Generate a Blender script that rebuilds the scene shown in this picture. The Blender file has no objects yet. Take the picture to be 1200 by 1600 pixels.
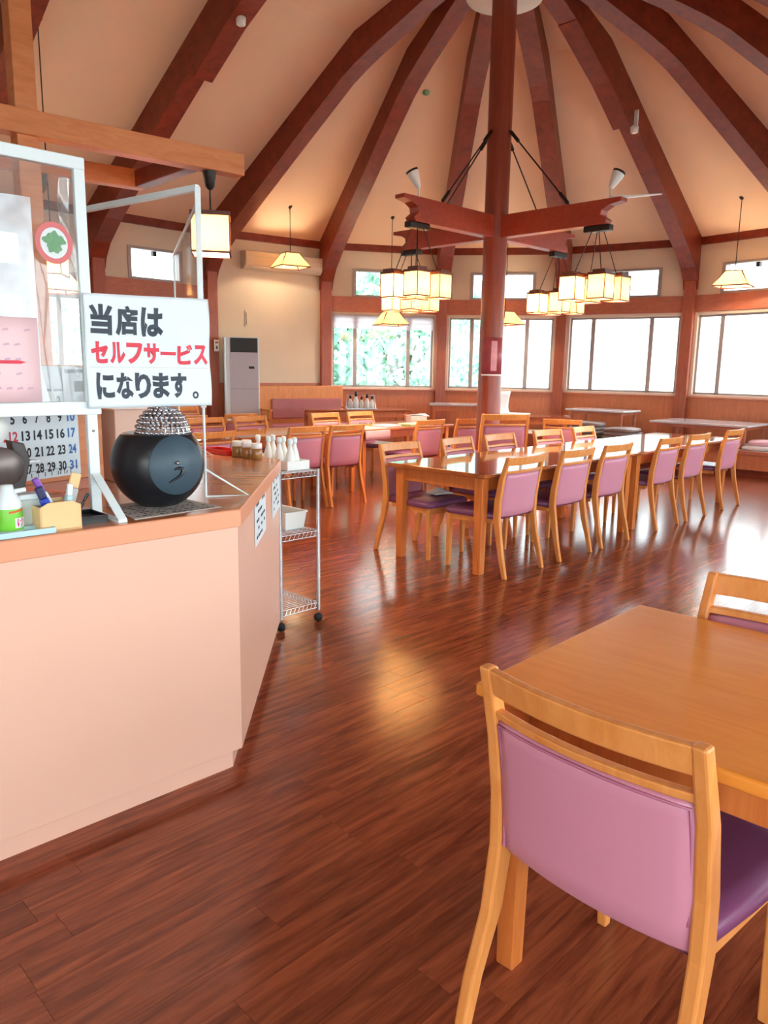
import bpy, bmesh, math, random
from math import sin, cos, pi, radians, sqrt, atan2, hypot
from mathutils import Vector, Matrix

random.seed(7)
S = bpy.context.scene
COL = S.collection

# ------------------------------------------------------------------ camera
CAM_H, F_PX, PITCH, ROLL = 1.45, 1196.4, .1853, .0157
cd = bpy.data.cameras.new('camera'); cam = bpy.data.objects.new('camera', cd); COL.objects.link(cam)
fw = Vector((0, cos(PITCH), -sin(PITCH))); r0 = Vector((1, 0, 0)); u0 = Vector((0, sin(PITCH), cos(PITCH)))
rt = r0 * cos(ROLL) + u0 * sin(ROLL); up = u0 * cos(ROLL) - r0 * sin(ROLL)
cam.matrix_world = Matrix(((rt.x, up.x, -fw.x, 0), (rt.y, up.y, -fw.y, 0), (rt.z, up.z, -fw.z, CAM_H), (0, 0, 0, 1)))
cd.sensor_fit = 'HORIZONTAL'; cd.sensor_width = 36; cd.lens = 36 * F_PX / 1200; cd.clip_start = .05; cd.clip_end = 300
S.camera = cam

# ------------------------------------------------------------------ world, exposure
W = bpy.data.worlds.new('overcast_sky'); S.world = W; W.use_nodes = True
bg = W.node_tree.nodes['Background']; bg.inputs[0].default_value = (.86, .95, 1.0, 1); bg.inputs[1].default_value = 2.6
S.view_settings.view_transform = 'Standard'; S.view_settings.look = 'None'
S.view_settings.gamma = 1; S.view_settings.use_curve_mapping = False
S.view_settings.exposure = 1.9
try:
    cy = S.cycles
    cy.use_denoising = True; cy.max_bounces = 6; cy.diffuse_bounces = 4; cy.glossy_bounces = 3; cy.use_adaptive_sampling = True; cy.adaptive_threshold = .06
    cy.transmission_bounces = 8; cy.transparent_max_bounces = 10; cy.sample_clamp_indirect = 6
    cy.caustics_reflective = False; cy.caustics_refractive = False
except Exception:
    pass

# ------------------------------------------------------------------ hall layout numbers
PX, PY, RAD, PH = 1.2227, 9.1757, 5.7073, -.034
def vtx(k, r=RAD):
    a = PH + k * pi / 8
    return Vector((PX + r * sin(a), PY + r * cos(a)))
Z_TOP = 3.6
P0 = Vector((PX, PY)); NV = (P0 - vtx(-2)).normalized(); NW = Vector((NV.y, -NV.x)); BAY = 1.95; NLEN = 12.97   # nave: across, along, bay, length
def hall_r(x, y):      # distance from the ridge (nave) or from the post (apse)
    q = Vector((x, y)) - P0; a = q.dot(NW)
    return abs(q.dot(NV)) if a > 0 else q.length
# ------------------------------------------------------------------ colour and materials
def lin(c):
    return tuple(((x / 255) / 12.92 if x <= 10 else ((x / 255 + .055) / 1.055) ** 2.4) for x in c) + (1,)
MATS = {}
def nodes(name):
    m = bpy.data.materials.new(name); m.use_nodes = True; MATS[name] = m
    nt = m.node_tree; return m, nt, nt.nodes['Principled BSDF']
def plain(name, c, rough=.5, metal=0, var=.06, scale=6, bump=0, coat=0, bscale=None, spec=.5):
    m, nt, b = nodes(name); N = nt.nodes; L = nt.links
    tc = N.new('ShaderNodeTexCoord'); nz = N.new('ShaderNodeTexNoise'); nz.inputs['Scale'].default_value = scale; nz.inputs['Detail'].default_value = 3
    L.new(tc.outputs['Object'], nz.inputs['Vector'])
    mx = N.new('ShaderNodeMix'); mx.data_type = 'RGBA'; l = lin(c)
    mx.inputs[6].default_value = tuple(max(0, x * (1 - var)) for x in l[:3]) + (1,)
    mx.inputs[7].default_value = tuple(min(1, x * (1 + var)) for x in l[:3]) + (1,)
    L.new(nz.outputs[0], mx.inputs[0]); L.new(mx.outputs[2], b.inputs['Base Color'])
    b.inputs['Roughness'].default_value = rough; b.inputs['Metallic'].default_value = metal
    b.inputs['Specular IOR Level'].default_value = spec
    if coat: b.inputs['Coat Weight'].default_value = coat; b.inputs['Coat Roughness'].default_value = .06
    if bump:
        n2 = N.new('ShaderNodeTexNoise'); n2.inputs['Scale'].default_value = bscale or scale * 8; n2.inputs['Detail'].default_value = 4
        L.new(tc.outputs['Object'], n2.inputs['Vector'])
        bp = N.new('ShaderNodeBump'); bp.inputs['Strength'].default_value = bump; bp.inputs['Distance'].default_value = .01
        L.new(n2.outputs[0], bp.inputs['Height']); L.new(bp.outputs[0], b.inputs['Normal'])
    return m
def wood(name, c1, c2, stretch=(1, 14, 14), rough=.38, scale=3, coat=0, world=False, rnd=False, bump=.05, rot=0):
    m, nt, b = nodes(name); N = nt.nodes; L = nt.links
    if world:
        src = N.new('ShaderNodeNewGeometry').outputs['Position']
    else:
        src = N.new('ShaderNodeTexCoord').outputs['Object']
    mp = N.new('ShaderNodeMapping'); mp.inputs['Rotation'].default_value = (0, 0, rot)
    sc = N.new('ShaderNodeVectorMath'); sc.operation = 'MULTIPLY'; sc.inputs[1].default_value = stretch
    L.new(src, mp.inputs[0]); L.new(mp.outputs[0], sc.inputs[0]); vec = sc.outputs[0]
    isl = None
    if rnd:
        g = N.new('ShaderNodeNewGeometry'); oi = N.new('ShaderNodeObjectInfo')
        ad = N.new('ShaderNodeMath'); ad.operation = 'ADD'; L.new(g.outputs['Random Per Island'], ad.inputs[0]); L.new(oi.outputs['Random'], ad.inputs[1])
        fr = N.new('ShaderNodeMath'); fr.operation = 'FRACT'; L.new(ad.outputs[0], fr.inputs[0]); isl = fr.outputs[0]
        ml = N.new('ShaderNodeMath'); ml.operation = 'MULTIPLY'; ml.inputs[1].default_value = 37; L.new(isl, ml.inputs[0])
        cv = N.new('ShaderNodeCombineXYZ'); L.new(ml.outputs[0], cv.inputs[2])
        av = N.new('ShaderNodeVectorMath'); L.new(vec, av.inputs[0]); L.new(cv.outputs[0], av.inputs[1]); vec = av.outputs[0]
    nz = N.new('ShaderNodeTexNoise'); nz.inputs['Scale'].default_value = scale; nz.inputs['Detail'].default_value = 6; nz.inputs['Roughness'].default_value = .65; nz.inputs['Distortion'].default_value = .6
    L.new(vec, nz.inputs['Vector'])
    rp = N.new('ShaderNodeValToRGB'); e = rp.color_ramp.elements
    e[0].position = .3; e[0].color = lin(c1); e[1].position = .7; e[1].color = lin(c2)
    L.new(nz.outputs[0], rp.inputs[0]); out = rp.outputs[0]
    if rnd:
        hs = N.new('ShaderNodeHueSaturation'); mr = N.new('ShaderNodeMapRange'); mr.inputs[3].default_value = .86; mr.inputs[4].default_value = 1.13
        L.new(isl, mr.inputs[0]); L.new(mr.outputs[0], hs.inputs['Value']); L.new(out, hs.inputs['Color']); out = hs.outputs[0]
    L.new(out, b.inputs['Base Color']); b.inputs['Roughness'].default_value = rough
    if coat: b.inputs['Coat Weight'].default_value = coat; b.inputs['Coat Roughness'].default_value = .05
    if bump:
        bp = N.new('ShaderNodeBump'); bp.inputs['Strength'].default_value = bump; bp.inputs['Distance'].default_value = .004
        L.new(nz.outputs[0], bp.inputs['Height']); L.new(bp.outputs[0], b.inputs['Normal'])
    return m
def clear(name, tint=(1, 1, 1), gloss=.08, rough=.02, haze=0, hazecol=(230, 240, 245)):
    m = bpy.data.materials.new(name); m.use_nodes = True; MATS[name] = m; nt = m.node_tree; N = nt.nodes; L = nt.links
    N.remove(N['Principled BSDF']); out = N['Material Output']
    t = N.new('ShaderNodeBsdfTransparent'); t.inputs[0].default_value = tuple(tint) + (1,)
    g = N.new('ShaderNodeBsdfGlossy'); g.inputs['Roughness'].default_value = rough
    fr = N.new('ShaderNodeFresnel'); fr.inputs[0].default_value = 1.45
    ml = N.new('ShaderNodeMath'); ml.operation = 'MULTIPLY'; ml.inputs[1].default_value = gloss / .04; ml.use_clamp = True
    mn = N.new('ShaderNodeMath'); mn.operation = 'MINIMUM'; mn.inputs[1].default_value = .25
    L.new(fr.outputs[0], ml.inputs[0]); L.new(ml.outputs[0], mn.inputs[0]); mx = N.new('ShaderNodeMixShader'); L.new(mn.outputs[0], mx.inputs[0]); L.new(t.outputs[0], mx.inputs[1]); L.new(g.outputs[0], mx.inputs[2]); sh = mx.outputs[0]
    if haze:
        d = N.new('ShaderNodeBsdfDiffuse'); d.inputs[0].default_value = lin(hazecol); m2 = N.new('ShaderNodeMixShader'); 
        nz = N.new('ShaderNodeTexNoise'); nz.inputs['Scale'].default_value = 9; tc = N.new('ShaderNodeTexCoord'); L.new(tc.outputs['Object'], nz.inputs['Vector'])
        mr = N.new('ShaderNodeMapRange'); mr.inputs[1].default_value = .3; mr.inputs[2].default_value = .7; mr.inputs[3].default_value = haze * .6; mr.inputs[4].default_value = haze * 1.4
        L.new(nz.outputs[0], mr.inputs[0]); L.new(mr.outputs[0], m2.inputs[0]); L.new(sh, m2.inputs[1]); L.new(d.outputs[0], m2.inputs[2]); sh = m2.outputs[0]
    L.new(sh, out.inputs[0]); return m
def shade_mat(name, c, glow):
    m = bpy.data.materials.new(name); m.use_nodes = True; MATS[name] = m; nt = m.node_tree; N = nt.nodes; L = nt.links
    N.remove(N['Principled BSDF']); out = N['Material Output']
    t = N.new('ShaderNodeBsdfTranslucent'); t.inputs[0].default_value = lin(c); d = N.new('ShaderNodeBsdfDiffuse'); d.inputs[0].default_value = lin(c)
    nz = N.new('ShaderNodeTexNoise'); nz.inputs['Scale'].default_value = 25
    mx = N.new('ShaderNodeMixShader'); mx.inputs[0].default_value = .3; L.new(t.outputs[0], mx.inputs[1]); L.new(d.outputs[0], mx.inputs[2])
    em = N.new('ShaderNodeEmission'); em.inputs[0].default_value = lin((255, 190, 105)); em.inputs[1].default_value = glow
    ad = N.new('ShaderNodeAddShader'); L.new(mx.outputs[0], ad.inputs[0]); L.new(em.outputs[0], ad.inputs[1]); L.new(ad.outputs[0], out.inputs[0]); return m

wood('floor_wood', (94, 38, 25), (166, 88, 56), (1.2, 13, 1), rough=.18, scale=2.2, world=True, rnd=True, bump=.012, rot=-pi / 4)
plain('floor_base', (40, 18, 12), .6)
wood('chair_wood', (216, 134, 64), (234, 158, 88), (10, 10, 1.5), rough=.35, scale=3)
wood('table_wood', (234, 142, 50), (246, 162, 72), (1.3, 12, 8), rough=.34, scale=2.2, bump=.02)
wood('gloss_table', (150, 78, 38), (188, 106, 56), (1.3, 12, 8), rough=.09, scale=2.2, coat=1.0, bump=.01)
wood('table_leg', (196, 104, 46), (222, 132, 66), (12, 12, 1.2), rough=.35, scale=2.5)
wood('rib_wood', (108, 36, 21), (142, 56, 33), (2, 2, 2), rough=.42, scale=4, bump=.05)
wood('pillar_wood', (118, 48, 32), (146, 64, 44), (9, 9, .8), rough=.34, scale=3, bump=.04)
wood('arm_wood', (146, 54, 36), (170, 70, 48), (2, 8, 8), rough=.42, scale=3)
wood('column_wood', (150, 76, 56), (178, 98, 74), (10, 10, 1), rough=.4, scale=3)
wood('wainscot_wood', (190, 108, 72), (212, 130, 90), (8, 8, 1.2), rough=.4, scale=2.5)
wood('lintel_wood', (176, 100, 76), (198, 122, 96), (3, 3, 10), rough=.42, scale=2.5)
wood('pergola_wood', (200, 116, 66), (222, 140, 86), (2, 2, 10), rough=.45, scale=2.5)
wood('counter_top', (186, 112, 70), (206, 132, 88), (1.5, 9, 9), rough=.22, scale=2.5, coat=.25, bump=.01)
plain('counter_front', (232, 186, 165), .34, var=.035, scale=1.6)
plain('counter_edge', (228, 160, 126), .34, var=.03, scale=2)
plain('plaster', (226, 210, 188), .85, var=.04, scale=3, bump=.12, bscale=60)
plain('ceiling_plaster', (236, 202, 172), .9, var=.05, scale=1.2, bump=.18, bscale=45)
plain('pink_vinyl', (206, 138, 160), .4, var=.04, scale=5, bump=.05, bscale=160)
plain('seat_vinyl', (126, 70, 110), .38, var=.06, scale=5, bump=.05, bscale=160)
plain('piping', (182, 110, 140), .42)
plain('white_plastic', (226, 238, 242), .35, var=.02)
plain('white_paint', (238, 240, 238), .4, var=.02)
plain('alu_frame', (170, 160, 158), .4, metal=.2, var=.03)
plain('window_white', (232, 214, 196), .45, var=.03)
plain('paper', (226, 238, 246), .55, var=.02)
plain('pink_paper', (242, 206, 212), .6, var=.03)
plain('ink', (52, 62, 76), .6, var=.3, scale=30)
plain('red_ink', (222, 62, 84), .6, var=.15, scale=30)
plain('black_ink', (32, 34, 44), .6)
plain('blue_ink', (58, 116, 190), .6)
plain('faint_ink', (206, 170, 190), .6)
plain('black_plastic', (20, 22, 28), .3, var=.1)
plain('ball_black', (22, 24, 30), .34, var=.15, scale=14)
plain('ball_disc', (62, 84, 98), .5, var=.06, scale=10)
plain('silver', (205, 205, 210), .18, metal=1, var=.05)
plain('chrome', (200, 202, 206), .2, metal=1, var=.04)
plain('dark_metal', (44, 36, 34), .45, metal=.4)
plain('lamp_frame', (96, 40, 24), .5)
plain('cream_card', (236, 198, 144), .6, var=.04)
plain('blue_plastic', (34, 64, 176), .32)
plain('navy_plastic', (24, 32, 84), .35)
plain('purple_plastic', (128, 70, 176), .35)
plain('green_label', (120, 205, 60), .4, var=.1)
plain('magenta', (216, 60, 120), .4)
plain('orange_plastic', (222, 92, 46), .4)
plain('pale_blue', (182, 216, 226), .4)
plain('grey_metal', (116, 106, 104), .35, metal=.5)
plain('dark_grey', (74, 66, 66), .45)
plain('light_grey', (190, 198, 196), .45)
plain('red_plastic', (222, 48, 40), .4)
plain('amber_jar', (160, 112, 62), .25, var=.35, scale=40)
plain('newsprint', (196, 192, 186), .7, var=.25, scale=18)
plain('ac_white', (226, 236, 238), .4, var=.02)
plain('ac_grey', (196, 190, 198), .45, var=.03)
plain('ac_black', (22, 18, 20), .5)
plain('wall_unit', (224, 206, 182), .5, var=.02)
plain('poster', (150, 70, 82), .4, var=.5, scale=9)
plain('poster_light', (206, 150, 162), .4, var=.3, scale=12)
plain('bench_cloth', (184, 118, 122), .6, var=.1)
plain('tatami', (206, 206, 196), .6, var=.06, scale=20)
plain('zabuton_pink', (222, 172, 182), .7, var=.12, scale=10, bump=.1)
plain('zabuton_white', (228, 226, 228), .7, var=.06, scale=10)
plain('zabuton_grey', (156, 140, 138), .5, var=.2, scale=14)
plain('white_lacquer', (214, 216, 222), .14, var=.03, coat=.5)
plain('green_cloth', (190, 214, 164), .7)
plain('concrete', (186, 190, 188), .9, var=.1, scale=.6)
plain('house_white', (220, 222, 220), .8, var=.04, scale=.8)
plain('house_roof', (196, 204, 208), .7)
plain('bark', (96, 76, 58), .9, var=.2, scale=12)
plain('leaf_a', (142, 190, 178), .6, var=.35, scale=2)
plain('leaf_b', (150, 196, 172), .6, var=.35, scale=2)
plain('rubber', (26, 26, 28), .6)
plain('sticker_red', (214, 110, 112), .45)
plain('sticker_white', (222, 232, 236), .45)
plain('sticker_green', (108, 160, 116), .45, var=.25, scale=60)
plain('ring_white', (226, 220, 208), .6)
clear('glass', (.97, .99, .98), .05, .01)
clear('vinyl', (.94, .96, .97), .09, .06, haze=.10)
clear('reflection_haze', (.86, .93, .98), .14, .12, haze=.68, hazecol=(236, 246, 255))  # white haze colour stands in for outdoors reflected in the vinyl
shade_mat('lantern_paper', (255, 236, 200), .25)
shade_mat('shade_paper', (255, 232, 198), .2)
shade_mat('blind', (240, 232, 236), 0)

# ------------------------------------------------------------------ geometry helpers
class MB:
    def __init__(s): s.v = []; s.f = []; s.sm = []
    def add(s, vs, fs, smooth=False):
        o = len(s.v); s.v += [tuple(p) for p in vs]; s.f += [tuple(i + o for i in q) for q in fs]; s.sm += [smooth] * len(fs); return s
    def box(s, c, d, rz=0, M=None):
        x, y, z = d[0] / 2, d[1] / 2, d[2] / 2; vs = []
        for a in (-1, 1):
            for b in (-1, 1):
                for e in (-1, 1):
                    p = Vector((a * x, b * y, e * z))
                    p = M @ p if M else Vector((p.x * cos(rz) - p.y * sin(rz), p.x * sin(rz) + p.y * cos(rz), p.z))
                    vs.append((p.x + c[0], p.y + c[1], p.z + c[2]))
        return s.add(vs, [(0, 1, 3, 2), (4, 6, 7, 5), (0, 4, 5, 1), (2, 3, 7, 6), (0, 2, 6, 4), (1, 5, 7, 3)])
    def hexa(s, b, t):      # 4 bottom pts ccw, 4 top pts
        return s.add(list(b) + list(t), [(3, 2, 1, 0), (4, 5, 6, 7), (0, 1, 5, 4), (1, 2, 6, 5), (2, 3, 7, 6), (3, 0, 4, 7)])
    def prism(s, poly, fn0, fn1):   # poly 2d ccw; fn maps (a,b)->3d for both ends
        n = len(poly); vs = [fn0(*p) for p in poly] + [fn1(*p) for p in poly]
        fs = [tuple(range(n - 1, -1, -1)), tuple(range(n, 2 * n))] + [(i, (i + 1) % n, n + (i + 1) % n, n + i) for i in range(n)]
        return s.add(vs, fs)
    def tube(s, path, r, n=8, cap=True, smooth=True):
        P = [Vector(p) for p in path]; R = r if isinstance(r, (list, tuple)) else [r] * len(P)
        t0 = (P[1] - P[0]).normalized(); a = t0.orthogonal().normalized(); vs = []
        for i, p in enumerate(P):
            t = (P[min(i + 1, len(P) - 1)] - P[max(i - 1, 0)]).normalized()
            a = (a - t * a.dot(t)).normalized(); b = t.cross(a)
            for j in range(n):
                q = p + (a * cos(2 * pi * j / n) + b * sin(2 * pi * j / n)) * R[i]; vs.append(tuple(q))
        fs = [(i * n + j, i * n + (j + 1) % n, (i + 1) * n + (j + 1) % n, (i + 1) * n + j) for i in range(len(P) - 1) for j in range(n)]
        s.add(vs, fs, smooth)
        if cap: s.add(vs[:n], [tuple(range(n - 1, -1, -1))]); s.add(vs[-n:], [tuple(range(n))])
        return s
    def lathe(s, prof, n=20, c=(0, 0, 0), M=None, smooth=True):
        vs = []
        for r, z in prof:
            for j in range(n):
                p = Vector((r * cos(2 * pi * j / n), r * sin(2 * pi * j / n), z))
                if M: p = M @ p
                vs.append((p.x + c[0], p.y + c[1], p.z + c[2]))
        fs = [(i * n + j, i * n + (j + 1) % n, (i + 1) * n + (j + 1) % n, (i + 1) * n + j) for i in range(len(prof) - 1) for j in range(n)]
        s.add(vs, fs, smooth); s.add(vs[:n], [tuple(range(n - 1, -1, -1))]); s.add(vs[-n:], [tuple(range(n))]); return s
    def strip(s, secs):     # secs: list of closed rings (same count) lofted
        n = len(secs[0]); vs = [p for q in secs for p in q]
        fs = [(i * n + j, i * n + (j + 1) % n, (i + 1) * n + (j + 1) % n, (i + 1) * n + j) for i in range(len(secs) - 1) for j in range(n)]
        fs += [tuple(range(n - 1, -1, -1)), tuple(range((len(secs) - 1) * n, len(secs) * n))]
        return s.add(vs, fs)
    def grid(s, fn, nu, nv, smooth=True):
        vs = [fn(i / nu, j / nv) for i in range(nu + 1) for j in range(nv + 1)]
        fs = [(i * (nv + 1) + j, (i + 1) * (nv + 1) + j, (i + 1) * (nv + 1) + j + 1, i * (nv + 1) + j + 1) for i in range(nu) for j in range(nv)]
        return s.add(vs, fs, smooth)
    def mesh(s, name):
        me = bpy.data.meshes.new(name); me.from_pydata(s.v, [], s.f)
        me.polygons.foreach_set('use_smooth', s.sm); me.update()
        b = bmesh.new(); b.from_mesh(me); bmesh.ops.recalc_face_normals(b, faces=b.faces); b.to_mesh(me); b.free(); return me
    def build(s, name, mat, parent=None, bevel=0, seg=2, solid=0, sub=0):
        return link(name, s.mesh(name), mat, parent, bevel, seg, solid, sub)
def link(name, me, mat, parent=None, bevel=0, seg=2, solid=0, sub=0):
    if mat and not me.materials: me.materials.append(MATS[mat])
    o = bpy.data.objects.new(name, me); COL.objects.link(o)
    if parent: o.parent = parent
    if solid: m = o.modifiers.new('thickness', 'SOLIDIFY'); m.thickness = solid; m.offset = 0
    if sub: m = o.modifiers.new('smooth', 'SUBSURF'); m.levels = sub; m.render_levels = sub
    if bevel: m = o.modifiers.new('edge', 'BEVEL'); m.width = bevel; m.segments = seg; m.limit_method = 'ANGLE'; m.angle_limit = .6
    return o
def thing(name, label, cat, loc=(0, 0, 0), rz=0, group=None, scale=1):
    o = bpy.data.objects.new(name, None); COL.objects.link(o); o.location = loc; o.rotation_euler = (0, 0, rz); o.scale = (scale,) * 3
    o.empty_display_size = .1
    return tag(o, label, cat, group)
def tag(o, label, cat, group=None):
    o['label'] = label; o['category'] = cat
    if group: o['group'] = group
    return o
def struct(o, label=None):
    o['kind'] = 'structure'
    if label: o['label'] = label
    return o
def dup(root, loc, rz, label, group=None, scale=None):
    r = root.copy(); COL.objects.link(r); r.location = loc; r.rotation_euler = (0, 0, rz); r['label'] = label
    if group: r['group'] = group
    if scale: r.scale = (scale,) * 3
    def rec(a, b):
        for ch in list(a.children):
            if ch == b: continue
            c = ch.copy(); COL.objects.link(c); c.parent = b; rec(ch, c)
    kids = list(root.children)
    for ch in kids:
        c = ch.copy(); COL.objects.link(c); c.parent = r
        for g in list(ch.children):
            d = g.copy(); COL.objects.link(d); d.parent = c
    return r
_txt = {}
def text_geo(body, bold=0.0):
    key = (body, bold)
    if key not in _txt:
        cu = bpy.data.curves.new('lettering', 'FONT'); cu.body = body; cu.size = 1; cu.offset = bold; cu.resolution_u = 3
        o = bpy.data.objects.new('lettering', cu); COL.objects.link(o); bpy.context.view_layer.update()
        me = bpy.data.meshes.new_from_object(o.evaluated_get(bpy.context.evaluated_depsgraph_get()))
        vs = [(v.co.x, v.co.y) for v in me.vertices]; fs = [tuple(p.vertices) for p in me.polygons]
        bpy.data.objects.remove(o); bpy.data.curves.remove(cu); bpy.data.meshes.remove(me)
        x0 = min(v[0] for v in vs); x1 = max(v[0] for v in vs); y0 = min(v[1] for v in vs); y1 = max(v[1] for v in vs)
        _txt[key] = ([((x - x0) / (x1 - x0), (y - y0) / (y1 - y0)) for x, y in vs], fs, (x1 - x0) / (y1 - y0))
    return _txt[key]
def put_text(mb, body, x0, x1, z0, z1, fn, bold=0.0):
    vs, fs, _ = text_geo(body, bold)
    mb.add([fn(x0 + a * (x1 - x0), z0 + b * (z1 - z0)) for a, b in vs], fs)

# ================================================================== STRUCTURE
# ---- floor: base slab and wooden planks laid at 45 degrees
LEND = vtx(-2) + NW * NLEN; REND = vtx(6) + NW * NLEN; VX = vtx(6).x
fl = MB().prism([tuple(p) for p in [LEND, REND, Vector((VX, REND.y)), vtx(6), vtx(5), vtx(4), vtx(3), vtx(2), vtx(1), vtx(0), vtx(-1), vtx(-2)]], lambda x, y: (x, y, -.11), lambda x, y: (x, y, -.01)).build('floor', 'floor_base'); struct(fl)
D45 = Vector((sqrt(.5), sqrt(.5), 0)); N45 = Vector((-sqrt(.5), sqrt(.5), 0))
PWID, PLEN = .115, .95
def plank_mesh():
    a, b, h = PLEN / 2 - .0005, PWID / 2 - .0005, .009; vs = []
    for z in (-h, 0):
        for sx, sy in ((-1, -1), (1, -1), (1, 1), (-1, 1)): vs.append((sx * a, sy * b, z))
    fs = [(4, 5, 6, 7)] + [(i, (i + 1) % 4, 4 + (i + 1) % 4, 4 + i) for i in range(4)]
    return vs, fs
pv, pf = plank_mesh()
def in_room(x, y):
    q = Vector((x, y)) - P0; a = q.dot(NW); b = q.dot(NV)
    if a <= .2 and q.length < RAD - .2: return True
    if 0 < a < NLEN - .3 and -RAD + .1 < b < RAD: return True
    return b >= RAD - .1 and x < VX - .1 and y > REND.y + .1 and a > -.1
planks = []
for j in range(-110, 170):
    off = random.random() * PLEN
    for i in range(-16, 22):
        p = D45 * (i * PLEN + off) + N45 * (j * PWID)
        if in_room(p.x, p.y):
            q = p - Vector((0, 0, CAM_H)); dz = q.dot(fw)
            vis = dz > .3 and abs(q.dot(rt) / dz) * F_PX < 700 and -900 < q.dot(up) / dz * F_PX < 800
            planks.append((p.length if vis else 1e3 + p.length, p))
planks.sort(key=lambda t: t[0])
pme = bpy.data.meshes.new('plank'); pme.from_pydata(pv, [], pf); pme.materials.append(MATS['floor_wood'])
for _, p in planks[:300]:
    o = bpy.data.objects.new('plank', pme); COL.objects.link(o); o.location = p; o.rotation_euler = (0, 0, pi / 4); o.parent = fl
mb = MB()
for _, p in planks[300:]:
    mb.add([(p.x + (x - y) * sqrt(.5), p.y + (x + y) * sqrt(.5), z) for x, y, z in pv], pf)
me = bpy.data.meshes.new('far_planks'); me.from_pydata(mb.v, [], mb.f); o = link('far_planks', me, 'floor_wood', fl); o['kind'] = 'stuff'

# ---- ceiling: sixteen sided two-slope cone
PROF = ((RAD + .05, 3.58), (2.2, 5.62), (.0, 6.2))
mb = MB()
for k in range(-2, 6):
    for (ra, za), (rb, zb) in zip(PROF, PROF[1:]):
        a, b, c_, d_ = vtx(k, ra), vtx(k + 1, ra), vtx(k + 1, rb), vtx(k, rb)
        mb.hexa([(a.x, a.y, za), (b.x, b.y, za), (c_.x, c_.y, zb), (d_.x, d_.y, zb)], [(a.x, a.y, za + .12), (b.x, b.y, za + .12), (c_.x, c_.y, zb + .12), (d_.x, d_.y, zb + .12)])
for sg0 in (-1, 1):
    for (ra, za), (rb, zb) in zip(PROF, PROF[1:]):
        a, b, c_, d_ = P0 + NV * sg0 * ra, P0 + NV * sg0 * ra + NW * NLEN, P0 + NV * sg0 * rb + NW * NLEN, P0 + NV * sg0 * rb
        mb.hexa([(a.x, a.y, za), (b.x, b.y, za), (c_.x, c_.y, zb), (d_.x, d_.y, zb)], [(a.x, a.y, za + .12), (b.x, b.y, za + .12), (c_.x, c_.y, zb + .12), (d_.x, d_.y, zb + .12)])
struct(mb.build('ceiling', 'ceiling_plaster'))
# flat ceiling over the entrance hall behind and right of the camera
mb = MB(); q = [tuple(REND), (VX, REND.y), tuple(vtx(6))]
mb.prism(q, lambda x, y: (x, y, 3.56), lambda x, y: (x, y, 3.68))
struct(mb.build('ceiling_entrance', 'ceiling_plaster'))

# ---- glulam ribs (bottom profile measured from the hall), columns, eave trims
RIB_B = [(5.64, 2.82), (5.58, 2.98), (5.45, 3.16), (5.10, 3.44), (4.4, 3.90), (3.4, 4.53), (2.45, 5.12), (2.2, 5.24), (1.9, 5.36), (1.1, 5.64), (.38, 5.87)]
def top_z(r):
    for (ra, za), (rb, zb) in zip(PROF, PROF[1:]):
        if rb <= r <= ra: return za + (zb - za) * (ra - r) / (ra - rb)
    return 3.6
FRAMES = [('apse', k, P0, Vector((sin(PH + k * pi / 8), cos(PH + k * pi / 8)))) for k in range(-2, 7)]
for i in range(1, 5): FRAMES.append(('nave', -2 - i, P0 + NW * BAY * i, -NV))
for i in range(1, 5): FRAMES.append(('nave_right', 6 + i, P0 + NW * BAY * i, NV))
for kind, k, c2, d2 in FRAMES:
    dr = Vector((d2.x, d2.y, 0)); sd = Vector((dr.y, -dr.x, 0)); w = .125; secs = []; c0 = Vector((c2.x, c2.y, 0)); a = atan2(dr.x, dr.y)
    for r, z in RIB_B:
        zt = top_z(min(r, RAD)) + .03 if r < 5.3 else max(top_z(r) + .02, z + .3)
        ro = r if r < 5.3 else 5.62
        b1 = c0 + dr * r + sd * w; b2 = c0 + dr * r - sd * w; t1 = c0 + dr * ro + sd * w; t2 = c0 + dr * ro - sd * w
        secs.append([(b1.x, b1.y, z), (b2.x, b2.y, z), (t2.x, t2.y, zt), (t1.x, t1.y, zt)])
    o = MB().strip(secs).build('beam_rib', 'rib_wood', bevel=.008); struct(o, 'dark red curved roof rib')
    if k in (2, -3):   # joint block and white lamp where the lower member ends
        p = c0 + dr * 2.92 + sd * .15 if k == 2 else c0 + dr * 2.1 + Vector((0, 0, .45))
        blk = MB().prism([(2.85, 4.72), (2.85, 4.95), (2.2, 5.30), (1.3, 5.66), (1.3, 5.56), (2.2, 5.12)],
                         lambda r, z: tuple(c0 + dr * r + sd * .13 + Vector((0, 0, z))), lambda r, z: tuple(c0 + dr * r - sd * .13 + Vector((0, 0, z)))).build('rib_splice', 'rib_wood', o, bevel=.006)
        t = thing('spotlight', 'white spotlight clamped under the splice of the ' + ('bare rib above the white windows' if k == 2 else 'rib above the counter frame'), 'light', tuple(p + Vector((0, 0, 4.70))), -a)
        MB().lathe([(.035, -.05), (.05, -.04), (.055, .03), (.03, .05)], 16).build('body', 'white_paint', t)
        MB().box((0, .03, .12), (.05, .03, .26)).build('bracket', 'white_paint', t)
    if kind != 'nave_right':
        v = c2 + d2 * (RAD - .02)
        co_ = struct(MB().box((0, 0, 1.8), (.19, .2, 3.6)).build('column', 'column_wood', bevel=.008), 'red-brown wooden wall column'); co_.location = (v.x, v.y, 0); co_.rotation_euler = (0, 0, -a)
ring = MB().lathe([(.2, 5.40), (.41, 5.40), (.43, 5.43), (.43, 6.2), (.2, 6.2)], 32).build('trim_crown_ring', 'ring_white'); ring.location = (PX, PY, 0); struct(ring)

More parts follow.
